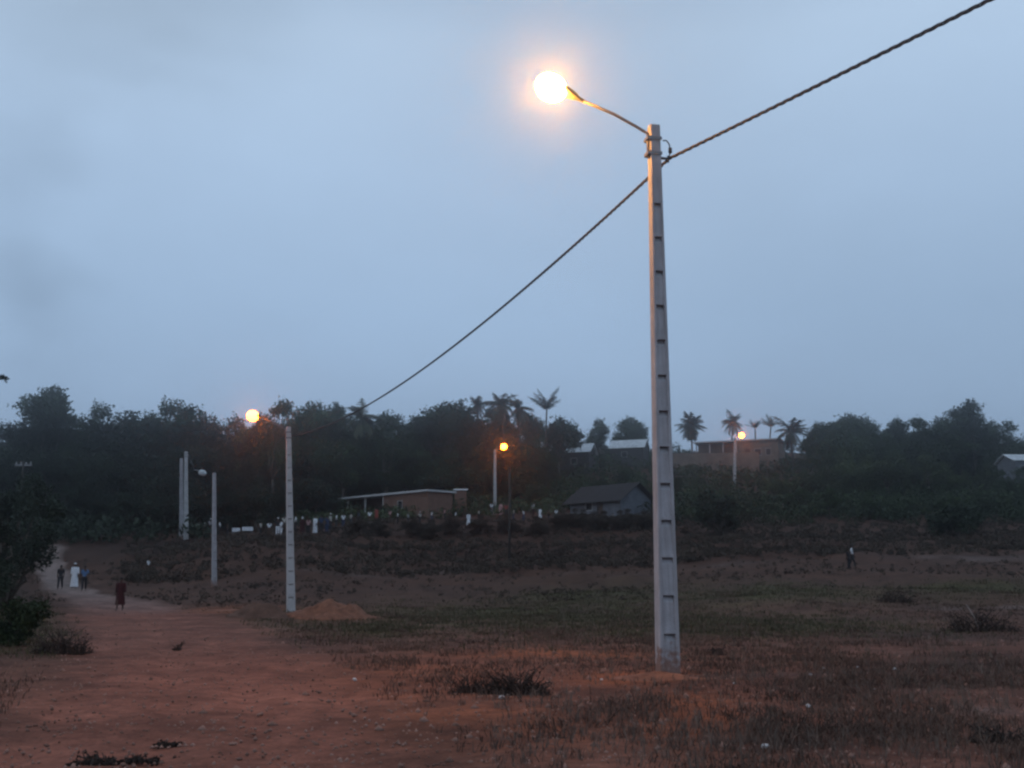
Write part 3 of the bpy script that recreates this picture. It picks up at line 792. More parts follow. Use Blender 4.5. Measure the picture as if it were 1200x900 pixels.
# main pole
gm_ = ground_at(783, 793); Ym = gm_.y
print('MAIN POLE', gm_[:], 'second', ground_at(341, 717)[:])
rzm = rad(12.5)
armdir = Vector((-math.cos(rzm), -math.sin(rzm), 0))
def arm_pt(px, py, Y0, frac): # point on the arm's vertical plane
    return at(px, py, Y0)
L0 = at(680, 117, Ym - .20); L1 = at(632, 92, Ym - .34)
root_m, g_m, H_m, q_m = street_lamp(783, 793, 147.5, 'big concrete street lamp pole in the foreground, lit lamp on its long left arm', wb=.355, wt=.185, db=.25, dt=.17, rz=rzm, tilt_px=-17, arm=(L0, L1), on=M['lamp_on'], headL=.78, headsize=1.1)
root_m.name = 'street_lamp'
# cable fittings on the right of the pole
Pc = at(784, 186, Ym + .05)
inv = (Matrix.Translation(g_m) @ q_m).inverted()
a_ = inv @ Pc
mb = MB(); mb.tube([Vector((.09, 0, a_.z + .02)), Vector((.13, 0, a_.z + .0)), a_], [.03, .03, .022], 8); mb.tube([a_ + Vector((-.02, 0, -.07)), a_ + Vector((-.015, 0, .05))], .022, 8)
link('cable_bracket', mb.mesh('bracket', M['galv'], True), root_m, M['galv'])
t0 = inv @ at(778, 165, Ym); 
mb = MB(); mb.tube([t0 + Vector((-.02, 0, .0)), t0 + Vector((.05, 0, .01)), t0 + Vector((.10, 0, -.06)), t0 + Vector((.115, 0, -.18)), t0 + Vector((.10, 0, -.27)), a_], .012, 6)
mb.tube([t0 + Vector((.115, 0, -.13)), t0 + Vector((.115, 0, -.22))], .035, 8)
link('feeder_wire', mb.mesh('feeder', M['cable'], True), root_m, M['cable'])

g2 = ground_at(341, 717)
p2, _, H2_, _ = street_lamp(341, 717, 500, 'tall concrete street lamp pole beside the orange soil heap, lit orange lamp to its left', wb=.40, wt=.22, db=.26, dt=.18, rz=rad(18), tilt_px=-3, arm=(at(309, 490, g2.y - .2), at(291, 484.5, g2.y - .4)), on=M['lamp_far'], con='concrete_far', headL=.72, headsize=1.12)
street_lamp(251, 688, 554, 'slim bare concrete pole between the paired poles and the second lamp', wb=.36, wt=.24, db=.22, dt=.16, rz=rad(30), con='concrete', cat='concrete pole', name='concrete_pole')
g4 = ground_at(217, 632)
street_lamp(218, 632, 529, 'right pole of the close pair, slightly taller, with an unlit lamp arm pointing right', wb=.5, wt=.34, db=.26, dt=.18, rz=rad(200), con='concrete_far', arm=(at(228, 551, g4.y), at(236, 553, g4.y)), headL=.9, headsize=1.5)
street_lamp(212.5, 632, 537, 'left pole of the close pair of concrete poles in front of the wood', wb=.45, wt=.32, db=.22, dt=.16, rz=rad(20), con='concrete', cat='concrete pole', name='concrete_pole')
g5 = ground_at(580, 603)
street_lamp(580, 603, 527, 'pale street lamp pole with a small orange lamp, standing behind the crowd at the centre', wb=.42, wt=.28, db=.24, dt=.18, rz=rad(160), con='concrete_far', arm=(at(583, 524, g5.y), at(589, 523, g5.y)), on=M['lamp_far'], headL=.72, headsize=1.75)
g6 = on_ground(861, 172)
street_lamp(861, 552, 513, 'street lamp pole with a lit lamp in front of the flat-roofed hillside house', Y=172, wb=.45, wt=.30, db=.24, dt=.18, rz=rad(160), con='concrete_far', arm=(at(863, 511, g6.y), at(869, 509.5, g6.y)), on=M['lamp_far'], headL=.72, headsize=1.75)

def cable(name, P0, P1, sag, label, strands=3, rad_s=.014, rh=.019, pitch=.55, n=None, r_far=1.0):
    P0, P1 = Vector(P0), Vector(P1); L_ = (P1 - P0).length; n = n or int(L_ / .07)
    d = (P1 - P0).normalized(); sd = d.cross(Vector((0, 0, 1))).normalized(); up = sd.cross(d)
    mb = MB()
    for k in range(strands):
        pts = []
        for i in range(n + 1):
            t = i / n; c = P0.lerp(P1, t) - Vector((0, 0, 4 * sag * t * (1 - t))); a = 2 * math.pi * (t * L_ / pitch + k / strands)
            pts.append(c + (sd * math.cos(a) + up * math.sin(a)) * rh)
        mb.tube(pts, rad_s, 5)
    o = link(name, mb.mesh('cable', M['cable'], True)); tag(o, label, 'power cable', 'bundled power cables'); return o
P2 = at(343, 511, g2.y)
SAG1 = .95; SAG0 = .2
cable('power_cable', Pc, P2, SAG1, 'twisted power cable sagging from the big pole down left to the second pole')
P0 = Vector((23.0, -14.0, Pc.z + .5))
cable('power_cable', Pc, P0, SAG0, 'twisted power cable rising from the big pole to the upper right corner')
def proj(P):
    d = Vector(P) - CAM; z = d.y * cp + d.z * sp; return (W2 + F * d.x / z, H2 - F * (d.z * cp - d.y * sp) / z)
for t in (.1, .2, .3, .4, .5, .6, .8, .9):
    print('cab1', [round(q) for q in proj(Pc.lerp(P2, t) - Vector((0, 0, 4 * SAG1 * t * (1 - t))))])
for t in (.03, .06, .1, .15, .2, .25):
    print('cab0', [round(q) for q in proj(Pc.lerp(P0, t) - Vector((0, 0, 4 * SAG0 * t * (1 - t))))])

# dark wooden posts
def wood_post(px, top, label, Y=None, py=None, r=.09, cross=None):
    g = ground_at(px, py) if py else on_ground(px, Y); T = at(px, top, g.y); Hh = T.z - g.z
    o = empty('wooden_post', g, 0, label, 'post')
    mb = MB(); mb.tube([(0, 0, -.3), (.01, 0, Hh * .5), (.0, 0, Hh)], [r * 1.1, r, r * .8], 8); link('post', mb.mesh('post', M['wood_pole'], True), o, M['wood_pole'])
    if cross:
        w = cross / F * g.y / 2; mb = MB(); mb.box(-w, w, -.06, .06, Hh - .45, Hh - .27); 
        link('crossarm', mb.mesh('crossarm', M['fascia']), o, M['galv'])
        mb = MB()
        for x in (-w * .85, -w * .3, w * .3, w * .85): mb.tube([(x, 0, Hh - .27), (x, 0, Hh - .1)], [.05, .035], 8)
        link('insulator', mb.mesh('insulators', M['fascia'], True), o, M['fascia'])
    return o
wood_post(597, 548, 'thin dark wooden post standing on the slope right of the central street lamp', py=660, r=.11)
wood_post(17, 540, 'utility post with a pale crossarm rising behind the left bushy tree', Y=90, r=.12, cross=20)

# ------------------------------------------------------------------ buildings
def house(name, pL, pR, Y0, Y1, top, depth, label, wall, roofm, height, roof='mono', open_from=None, door=True, cat='house', over=.5, slope=.5, windows=(), fascia=None, posts=0, base_drop=1.5):
    """pL,pR photo columns of the facade ends at distances Y0,Y1; top = row of the roof edge at the left end"""
    A_ = at(pL, top, Y0); B_ = at(pR, top, Y1); Lx = math.hypot(B_.x - A_.x, B_.y - A_.y); rz = math.atan2(B_.y - A_.y, B_.x - A_.x)
    z0 = A_.z - height; o = empty(name, (A_.x, A_.y, z0), rz, label, cat)
    t = .2; Hh = height - .15; mb = MB()
    ops = sorted(windows)     # (x0,x1,z0,z1,kind)
    xs = 0 if open_from is None else open_from
    cur = xs
    for (x0, x1, za, zb, kd) in ops:
        mb.box(cur, x0, 0, t, -base_drop, Hh)
        mb.box(x0, x1, 0, t, -base_drop, za); mb.box(x0, x1, 0, t, zb, Hh); cur = x1
    mb.box(cur, Lx, 0, t, -base_drop, Hh)
    mb.box(0, t, (t if xs == 0 else 2.2) + .003, depth - t - .003, -base_drop, Hh)
    mb.box(Lx - t, Lx, t + .003, depth - t - .003, -base_drop, Hh); mb.box(0, Lx, depth - t, depth, -base_drop, Hh)
    if xs:
        mb.box(t, xs, 2.2, 2.2 + t, -base_drop, Hh - .003); mb.box(0, xs, -.003, 2.2, -base_drop, .12)
    if roof == 'gable':
        for x in (0, Lx - t):
            b = len(mb.v); mb.v += [(x, .003, Hh), (x, depth - .003, Hh), (x, depth / 2, Hh + slope * .92), (x + t, .003, Hh), (x + t, depth - .003, Hh), (x + t, depth / 2, Hh + slope * .92)]
            mb.f += [(b, b+2, b+1), (b+3, b+4, b+5), (b, b+3, b+5, b+2), (b+1, b+2, b+5, b+4), (b, b+1, b+4, b+3)]
    link('wall', mb.mesh('wall'), o, wall)
    mb = MB(); th = .08
    if roof == 'mono':
        mb.quadbox([(-over, -over, Hh + .07), (Lx + over, -over, Hh + .07), (Lx + over, depth + over, Hh + .07 - slope), (-over, depth + over, Hh + .07 - slope)] + [(-over, -over, Hh + .15), (Lx + over, -over, Hh + .15), (Lx + over, depth + over, Hh + .15 - slope), (-over, depth + over, Hh + .15 - slope)])
        if slope > 0: pass
    elif roof == 'flat_up':  # rises to the back so its sheet is seen from below the hill
        pass
    else:
        for y0, y1 in ((-over, depth / 2), (depth + over, depth / 2)):
            e = Hh + .03 - over * slope / (depth / 2)
            mb.quadbox([(-over, y0, e), (Lx + over, y0, e), (Lx + over, y1, Hh + slope + .03), (-over, y1, Hh + slope + .03), (-over, y0, e + th), (Lx + over, y0, e + th), (Lx + over, y1, Hh + slope + .03 + th), (-over, y1, Hh + slope + .03 + th)])
    rf = link('roof', mb.mesh('roof'), o, roofm)
    if fascia:
        mb = MB(); mb.box(-over, Lx + over, -over - .05, -over - .003, Hh - .06, Hh + .2); mb.box(Lx + over + .003, Lx + over + .05, -over, depth + over, Hh - .06 , Hh + .16)
        link('fascia', mb.mesh('fascia'), rf, fascia)
    for i in range(posts):
        x = .15 + (xs - .3) * i / max(posts - 1, 1); mb = MB(); mb.box(x - .09, x + .09, .02, .2, -base_drop, Hh - .003); link('post', mb.mesh('post'), o, M['fascia'] if i else M['wall_mud'])
    for (x0, x1, za, zb, kd) in ops:
        mb = MB(); mb.box(x0 + .002, x1 - .002, .10, .14, za + .002, zb - .002)
        w = link('door' if kd == 'd' else 'window', mb.mesh('panel'), o, M['door'] if kd == 'd' else M['interior'])
        mb = MB(); f_ = .06
        for q in ((x0 - f_, x0, za, zb), (x1, x1 + f_, za, zb), (x0 - f_, x1 + f_, zb, zb + f_), (x0 - f_, x1 + f_, za - f_, za)): mb.box(q[0], q[1], -.03, .06, q[2], q[3])
        link('frame', mb.mesh('frame'), w, M['fascia'] if kd != 'd' else M['door'])
        if kd == 'd':
            mb = MB(); mb.ellipsoid((x1 - .12, .07, (za + zb) / 2), (.03, .04, .03)); link('handle', mb.mesh('handle'), w, M['galv'])
    return o
# long shed behind the crowd: open veranda on the left, brown wall on the right
sh = house('long_shed', 387, 502, 149, 133, 585, 3.9, 'long brown shed with a pale roof edge and open veranda on its left half', M['wall_mud'], M['roof_zinc'], 3.2, 'mono', open_from=12.5, windows=((15.6, 16.5, 1.0, 2.1, 'w'),), fascia=M['fascia'], posts=4, over=.35, slope=.15, cat='shed', base_drop=2.5)
# small white box on the corner right of the shed
house('pale_lean_to', 533, 546, 139, 139, 574, 2.0, 'tiny pale-roofed lean-to touching the right end of the long shed', M['wall_mud'], M['roof_pale'], 2.6, 'mono', over=.2, slope=-.3, cat='lean-to', base_drop=2.5)
house('hut', 668, 727, 127, 121, 586, 5.2, 'grey-blue plastered hut with a dark rusty gable roof left of the big pole', M['wall_grey'], M['roof_rust'], 2.3, 'gable', windows=((2.6, 3.6, .95, 1.75, 'w'), (4.5, 5.3, 0, 1.9, 'd')), over=.7, slope=1.75, base_drop=2.5)
house('hillside_house', 645, 690, 181, 179, 529, 5, 'small dark house with a short pale metal roof right of the central palms', M['wall_dark'], M['roof_pale'], 3.3, 'gable', windows=((1.2, 2.0, .2, 2.1, 'd'), (3.6, 4.6, 1.0, 2.0, 'w')), over=.4, slope=1.5, base_drop=3)
house('hillside_house', 715, 754, 202, 200, 524, 5, 'farther hillside house showing only a pale roof just left of the big pole', M['wall_dark'], M['roof_pale'], 3.0, 'gable', windows=((2.2, 3.2, 1.0, 2.0, 'w'),), over=.3, slope=1.6, base_drop=3)
house('flat_roofed_house', 815, 912, 206, 200, 518.5, 8, 'long flat-roofed house with a pale roof edge on the hilltop behind the right-hand lamp', M['wall_tan'], M['roof_zinc'], 4.2, 'mono', open_from=8.0, windows=((9.5, 10.4, .2, 2.4, 'd'), (11.3, 12.5, 1.2, 2.4, 'w'), (13.4, 14.3, 1.2, 2.4, 'w')), over=.5, slope=.1, fascia=M['fascia'], posts=4, base_drop=4)
house('hillside_house', 1189, 1240, 160, 160, 538, 6, 'low house with a pale roof cut by the right edge of the photo', M['wall_grey'], M['roof_pale'], 3.0, 'gable', windows=((.8, 1.7, .9, 2.0, 'w'), (3.0, 3.9, 0, 2.0, 'd')), over=.4, slope=1.1, base_drop=3)
house('rusty_roofed_house', 1183, 1235, 196, 196, 524, 5, 'dull reddish roof just above the pale roof at the right edge', M['wall_mud'], mat('reddish_roof_sheet', (.17, .08, .08), .7, .2, 1), 3.0, 'gable', windows=((2.0, 3.0, .9, 2.0, 'w'),), over=.4, slope=1.0, base_drop=3)
# compound wall in front of the flat-roofed house
A_ = at(787, 531, 190); B_ = at(888, 528, 188); rz = math.atan2(B_.y - A_.y, B_.x - A_.x); Lw = (B_ - A_).length
o = empty('compound_wall', (A_.x, A_.y, A_.z - 2.6), rz, 'long tan compound wall on the hilltop below the flat-roofed house', 'wall')
mb = MB(); mb.box(0, Lw, 0, .2, -3, 2.45); link('wall_panel', mb.mesh('wall_panel'), o, M['wall_tan'])
mb = MB(); mb.box(-.03, Lw + .03, -.03, .23, 2.453, 2.53); link('coping', mb.mesh('coping'), o, M['wall_tan'])
for i in range(6):
    x = Lw * i / 5; mb = MB(); mb.box(x - .15, x + .15, -.08, -.003, -3, 2.44); link('pier', mb.mesh('pier'), o, M['wall_tan'])

# white tables near the crowd on the left
def table(px, py, wpx, label):
    g = ground_at(px, py); w = wpx / F * g.y / 2; o = empty('white_table', g, rad(random.uniform(-15, 15)), label, 'table')
    mb = MB(); mb.box(-w, w, -.35, .35, .70, .74); link('table_top', mb.mesh('table_top'), o, M['white'])
    mb = MB(); mb.box(-w - .01, w + .01, -.365, -.352, .33, .745); link('tablecloth_drop', mb.mesh('cloth_drop'), o, M['white'])
    for sx in (-1, 1):
        for sy in (-1, 1):
            mb = MB(); mb.tube([(sx * (w - .08), sy * .28, -.1), (sx * (w - .08), sy * .28, .7)], .025, 6); link('leg', mb.mesh('leg'), o, M['galv'])
table(277, 627, 9, 'smaller white-covered table, left of the two on the bank right of the slim pole')
table(290, 626, 12, 'longer white-covered table, right of the two on the bank right of the slim pole')

# ------------------------------------------------------------------ people
def skin_mesh(joints, edges, name, sub=1):
    me = bpy.data.meshes.new(name + '_src'); me.from_pydata([j[0] for j in joints], edges, []); me.update()
    ob = bpy.data.objects.new(name + '_src', me); col.objects.link(ob)
    ob.modifiers.new('skin', 'SKIN'); 
    s = ob.modifiers.new('sub', 'SUBSURF'); s.levels = sub; s.render_levels = sub
    if not me.skin_vertices: me.skin_vertices.new()
    sv = me.skin_vertices[0].data
    for i, j in enumerate(joints): sv[i].radius = j[1]; sv[i].use_root = (i == 0)
    bpy.context.view_layer.update()
    dg = bpy.context.evaluated_depsgraph_get(); ev = ob.evaluated_get(dg)
    out = bpy.data.meshes.new_from_object(ev); out.name = name
    bpy.data.objects.remove(ob); bpy.data.meshes.remove(me)
    out.polygons.foreach_set('use_smooth', [True] * len(out.polygons))
    out.materials.clear(); out.materials.append(M['skin'])
    return out
def join_mesh(me, mb):
    bm = bmesh.new(); bm.from_mesh(me); m2 = mb.mesh('tmp'); bm.from_mesh(m2); bm.to_mesh(me); bm.free(); bpy.data.meshes.remove(m2)
    me.polygons.foreach_set('use_smooth', [True] * len(me.polygons)); me.update()
def pose(kind):
    st = {'stand': (0, 0, .05, -.05), 'walk': (-.20, .20, .16, -.16), 'talk': (.02, -.04, -.1, .1)}[kind]
    kl, kr, al, ar = st
    J = {}
    J['pel'] = ((0, 0, .95), (.145, .10)); J['sp'] = ((0, 0, 1.15), (.125, .09)); J['ch'] = ((0, .0, 1.34), (.15, .10)); J['nk'] = ((0, -.005, 1.48), (.055, .055))
    J['hd'] = ((0, -.02, 1.58), (.075, .088)); J['ht'] = ((0, -.012, 1.67), (.068, .078))
    for s, k, a in ((-1, kl, al), (1, kr, ar)):
        n = 'L' if s < 0 else 'R'
        bent = kind == 'talk' and s > 0
        J['sh' + n] = ((s * .185, 0, 1.41), (.058, .055)); J['el' + n] = ((s * .235, a * .5 + .02, 1.13), (.043, .043))
        J['wr' + n] = ((s * .20, -.24, 1.16) if bent else (s * .245, a - .04, .88), (.028, .028)); J['ha' + n] = ((s * .18, -.31, 1.19) if bent else (s * .245, a * 1.1 - .055, .81), (.034, .022))
        J['hp' + n] = ((s * .09, 0, .88), (.088, .09)); J['kn' + n] = ((s * .10, k * .55 - .03, .50), (.056, .058)); J['an' + n] = ((s * .10, k + (.04 if k > 0 else .01), .09 + (.05 if k > .1 else 0)), (.038, .042)); J['to' + n] = ((s * .11, k - .14, .035), (.042, .03))
    return J
def build_person(kind):
    J = pose(kind); names = list(J); ix = {n: i for i, n in enumerate(names)}
    E = [('pel', 'sp'), ('sp', 'ch'), ('ch', 'nk'), ('nk', 'hd'), ('hd', 'ht')]
    for n in 'LR': E += [('ch', 'sh' + n), ('sh' + n, 'el' + n), ('el' + n, 'wr' + n), ('wr' + n, 'ha' + n), ('pel', 'hp' + n), ('hp' + n, 'kn' + n), ('kn' + n, 'an' + n), ('an' + n, 'to' + n)]
    body = skin_mesh([J[n] for n in names], [(ix[a], ix[b]) for a, b in E], 'body_' + kind, 2)
    mb = MB()
    for n, s in (('L', -1), ('R', 1)):
        w = Vector(J['wr' + n][0]); p = Vector(J['ha' + n][0]); d = (p - w).normalized(); sd = Vector((0, 1, 0)) if abs(d.y) < .7 else Vector((0, 0, 1))
        for q, (o_, l_) in enumerate(((-.027, .062), (-.009, .075), (.009, .07), (.026, .055))):
            b0 = p + d * .005 + sd * o_; b1 = b0 + d * l_ * .6; b2 = b1 + (d + Vector((-s * .5, 0, 0))).normalized() * l_ * .5
            mb.tube([b0 - d * .02, b0, b1, b2], [.009, .009, .008, .006], 5)
        t0_ = w + d * .02 - sd * .02; mb.tube([t0_, t0_ + (d - sd).normalized() * .035, t0_ + (d * 1.6 - sd).normalized() * .07], [.011, .01, .008], 5)
    mb.ellipsoid((0, -.115, 1.605), (.013, .02, .02), 6, 4)                          # nose
    for s in (-1, 1): mb.ellipsoid((s * .078, -.01, 1.61), (.012, .02, .03), 6, 4)   # ears
    mb.ellipsoid((0, -.102, 1.568), (.026, .012, .009), 8, 4)                         # mouth
    for s in (-1, 1): mb.ellipsoid((s * .03, -.094, 1.635), (.014, .010, .008), 6, 4)
    join_mesh(body, mb)
    def g(n, add): c, r = J[n]; return (c, (r[0] + add, r[1] + add))
    top = [g('sp', .022), (Vector(J['pel'][0]) + Vector((0, 0, .02)), (.165, .12)), g('ch', .022), ((0, 0, 1.455), (.085, .075))]
    te = [(0, 1), (0, 2), (2, 3)]
    for n in 'LR':
        b = len(top); e = Vector(J['sh' + n][0]).lerp(Vector(J['el' + n][0]), .85)
        top += [g('sh' + n, .016), (e, (.058, .058))]; te += [(2, b), (b, b + 1)]
    top_m = skin_mesh(top, te, 'shirt_' + kind, 2)
    tr_ = [g('pel', .014)]; tre = []
    for n in 'LR':
        b = len(tr_); a = Vector(J['an' + n][0]) + Vector((0, 0, .03)); tr_ += [g('hp' + n, .016), g('kn' + n, .020), (a, (.062, .062))]; tre += [(0, b), (b, b + 1), (b + 1, b + 2)]
    tr_m = skin_mesh(tr_, tre, 'trousers_' + kind, 2)
    mb = MB(); mb.ellipsoid((0, .005, 1.645), (.084, .098, .095), 12, 7, zlo=-.15); hair = mb.mesh('hair', None, True)
    def robe(zb, wb_, flare=1.0):
        mb = MB(); secs = [(zb, wb_, wb_ * .8), (zb + .25, wb_ * .9, wb_ * .72), (.9, .20, .15), (1.1, .165, .125), (1.3, .19, .13), (1.42, .175, .11), (1.475, .08, .075)]
        n = 18; 
        for j, (z, a, b_) in enumerate(secs):
            for k in range(n):
                t = 2 * math.pi * k / n; rp_ = 1 + (.05 * math.sin(5 * t + j) if j < 3 else 0)
                mb.v.append((a * rp_ * math.cos(t), b_ * rp_ * math.sin(t), z))
        for j in range(len(secs) - 1):
            for k in range(n): k2 = (k+1) % n; mb.f.append((j*n+k, j*n+k2, (j+1)*n+k2, (j+1)*n+k))
        for n_ in 'LR':
            a = Vector(J['sh' + n_][0]); e = Vector(J['el' + n_][0]); mb.tube([a * .9 + Vector((0, 0, .14)) , a, e, e.lerp(Vector(J['wr' + n_][0]), .6)], [.07, .075, .065, .07], 8)
        return mb.mesh('robe', None, True)
    mb = MB(); mb.ellipsoid((0, .0, 1.63), (.098, .112, .118), 12, 7, zlo=-.5); mb.ellipsoid((0, .07, 1.70), (.07, .07, .06), 8, 5); scarf = mb.mesh('headscarf', None, True)
    mb = MB(); mb.ellipsoid((0, 0, 1.665), (.09, .103, .085), 12, 6, zlo=0); mb.ellipsoid((0, -.11, 1.665), (.06, .06, .01), 8, 4); cap_ = mb.mesh('cap', None, True)
    return dict(body=body, top=top_m, trousers=tr_m, hair=hair, robe=robe(.12, .27), dress=robe(.32, .26), headscarf=scarf, cap=cap_)
PB = {k: build_person(k) for k in ('stand', 'walk', 'talk')}
def person(px, py, label, topc='white', botc='dark', kind='stand', robe=None, head=None, headc='white', hpx=None, rz=None, group='people gathered on the bank', Hs=1.0):
    g = ground_at(px, py); b = PB[kind]
    o = empty('person', g - Vector((0, 0, .0)), random.uniform(-2.5, 2.5) if rz is None else rz, label, 'person', group)
    s = Hs if not hpx else (hpx / F * g.y) / 1.74
    s = max(.6, min(1.12, s)); o.scale = (s, s, s)
    bd = link('body', b['body'], o, M['skin'])
    if robe: link('robe' if robe == 'robe' else 'dress', b[robe], o, M[topc])
    else: link('trousers', b['trousers'], o, M[botc]); link('shirt', b['top'], o, M[topc])
    if head: link(head, b[head], o, M[headc])
    else: link('hair', b['hair'], o, M['hair'])
    return o
random.seed(21)
RG = 'people on the dirt road'
person(70, 691, 'person in dark clothes walking at the left of the trio on the dirt road', 'dark', 'dark', 'walk', rz=.2, group=RG, hpx=28)
person(86.5, 690, 'person in a long pale robe, middle of the trio on the dirt road', 'white', kind='stand', robe='robe', head='cap', rz=.1, group=RG, hpx=29)
person(98, 693, 'person in blue shirt and dark trousers, right of the robed person on the dirt road', 'blue', 'dark', 'walk', rz=.3, group=RG, hpx=29)
person(140, 716, 'person in a dark red dress walking alone on the dirt road, nearest of all', 'maroon', kind='walk', robe='dress', rz=.1, group=RG, hpx=38)
person(999, 666, 'person in a white shirt with dark trousers alone in the field at the right', 'white', 'dark', 'walk', rz=1.3, group='people in the field', hpx=27)
person(995, 668, 'person in black clothes close beside the white-shirted one in the right field', 'dark', 'dark', 'stand', rz=.8, group='people in the field', hpx=25)
person(173, 673, 'person in a white shirt on the slope between the red-dressed walker and the slim pole', 'white', 'brown', 'walk', group='people in the field', hpx=18)
person(107, 629, 'person in white far up the road by the wood', 'cream', 'grey', 'stand', group=RG, hpx=17)
CR = [
 (231, 629, 'cream', 'brown', 'talk', None, None, 'leftmost person of the crowd on the bank, in cream, right of the paired poles', 17),
 (246, 626, 'grey', 'dark', 'stand', None, 'cap', 'person with a pale cap just left of the slim bare pole', 18),
 (257, 628, 'white', 'dark', 'stand', None, None, 'person in a white shirt just right of the slim bare pole', 18),
 (266, 628, 'brown', 'dark', 'talk', None, None, 'person in brown left of the white tables', 15),
 (284, 622, 'dark', 'dark', 'stand', None, None, 'person in dark clothes behind the white tables', 15),
 (325, 629, 'dark', 'white', 'stand', None, 'cap', 'person in dark shirt, white trousers and cap left of the second pole', 24),
 (333, 624, 'cream', 'brown', 'talk', None, None, 'person in cream half hidden by the left of the second pole', 20),
 (346, 624, 'white', 'dark', 'stand', None, None, 'person in a white shirt just right of the second pole', 24),
 (354, 628, 'maroon', 'brown', 'talk', 'dress', 'headscarf', 'person in a dark red dress with pale headscarf right of the second pole', 24),
 (369, 626, 'white', 'dark', 'stand', 'robe', None, 'person in a long white robe between the second pole and the shed', 22),
 (376, 625, 'navy', 'dark', 'stand', None, None, 'person in navy just right of the long white robe', 22),
 (383, 626, 'navy', 'navy', 'talk', None, None, 'second person in navy, nearest the shed corner', 23),
 (387, 623, 'cream', 'dark', 'stand', None, 'cap', 'person in cream top and pale cap below the left end of the shed roof', 22),
 (394, 620, 'white', 'dark', 'talk', None, None, 'person in a white shirt in front of the shed veranda', 18),
 (420, 616, 'navy', 'dark', 'stand', None, None, 'person in navy inside the shed veranda front', 17),
 (441, 612, 'red', 'dark', 'talk', 'dress', None, 'person in a red dress at the right post of the shed veranda', 17),
 (457, 612, 'pink', 'brown', 'stand', None, None, 'person in pale pink in front of the brown shed wall, left one', 15),
 (478, 615, 'grey', 'dark', 'stand', None, None, 'person in grey in front of the brown shed wall', 14),
 (521, 610, 'pink', 'dark', 'talk', None, None, 'person in pale pink at the right end of the shed wall', 14),
 (549, 617, 'white', 'white', 'stand', 'robe', None, 'person in bright white robe alone on the slope right of the shed', 16),
 (576, 605, 'white', 'grey', 'stand', None, None, 'person in white at the foot of the central street lamp, left side', 17),
 (587, 607, 'pink', 'pink', 'talk', 'dress', None, 'person in a pink dress at the foot of the central street lamp', 18),
 (593, 607, 'red', 'dark', 'stand', None, None, 'person in a red shirt right of the pink dress', 17),
 (613.5, 612, 'white', 'navy', 'stand', None, None, 'person in white shirt and navy trousers right of the thin wooden post', 15),
 (625, 606, 'grey', 'maroon', 'talk', None, None, 'person in grey between the two white-clad people at the centre', 17),
 (652, 611, 'white', 'green_c', 'stand', None, None, 'person in white to the left of the grey-blue hut', 15),
 (718, 614, 'cream', 'dark', 'stand', None, None, 'small person in cream in front of the hut, left of the big pole', 13),
 (845, 603, 'white', 'dark', 'talk', None, 'cap', 'person in white with a cap beside the dark rounded bush', 14),
 (918, 603, 'cream', 'brown', 'stand', None, None, 'small person in cream at the foot of the right hillside wood', 14),
]
CR += [
 (329, 630, 'white', 'white', 'talk', None, None, 'person all in white standing close left of the second pole', 21),
 (361, 627, 'pink', 'dark', 'stand', None, None, 'person in a pink top between the dark red dress and the long white robe', 20),
 (402, 619, 'white', 'navy', 'stand', None, None, 'person in white and navy under the left part of the shed roof', 17),
 (411, 617, 'cream', 'dark', 'talk', None, None, 'person in cream between the two left posts of the shed', 16),
 (433, 614, 'white', 'brown', 'stand', None, None, 'person in white near the middle of the shed front', 16),
 (466, 614, 'white', 'dark', 'talk', None, None, 'person in a white shirt before the left part of the brown shed wall', 14),
 (492, 614, 'cream', 'dark', 'stand', None, 'cap', 'person in cream with a cap at the near corner of the shed', 14),
 (506, 613, 'white', 'navy', 'talk', None, None, 'person in white and navy right of the near shed corner', 14),
 (534, 613, 'white', 'brown', 'stand', None, None, 'person in a white shirt and brown trousers below the tiny lean-to', 14),
 (561, 611, 'cream', 'dark', 'talk', None, None, 'person in cream between the bright white robe and the central lamp', 14),
 (602, 610, 'cream', 'navy', 'stand', None, None, 'person in cream just right of the thin wooden post', 14),
 (633, 610, 'white', 'dark', 'stand', 'dress', None, 'person in a white dress among the group left of the hut', 15),
 (643, 611, 'brown', 'dark', 'talk', None, None, 'person in brown left of the hut', 15),
 (240, 628, 'white', 'dark', 'stand', None, None, 'person in a white shirt between the paired poles and the slim pole', 17),
 (305, 628, 'cream', 'dark', 'talk', None, None, 'person in cream between the white tables and the second pole', 17),
 (315, 629, 'white', 'brown', 'stand', None, None, 'person in white shirt and brown trousers, second to the left of the second pole', 18),
]
for px, py, tc_, bc_, kd, rb_, hd_, lab, hp in CR:
    person(px, py, lab, tc_, bc_, kd, rb_, hd_, 'white', hp)

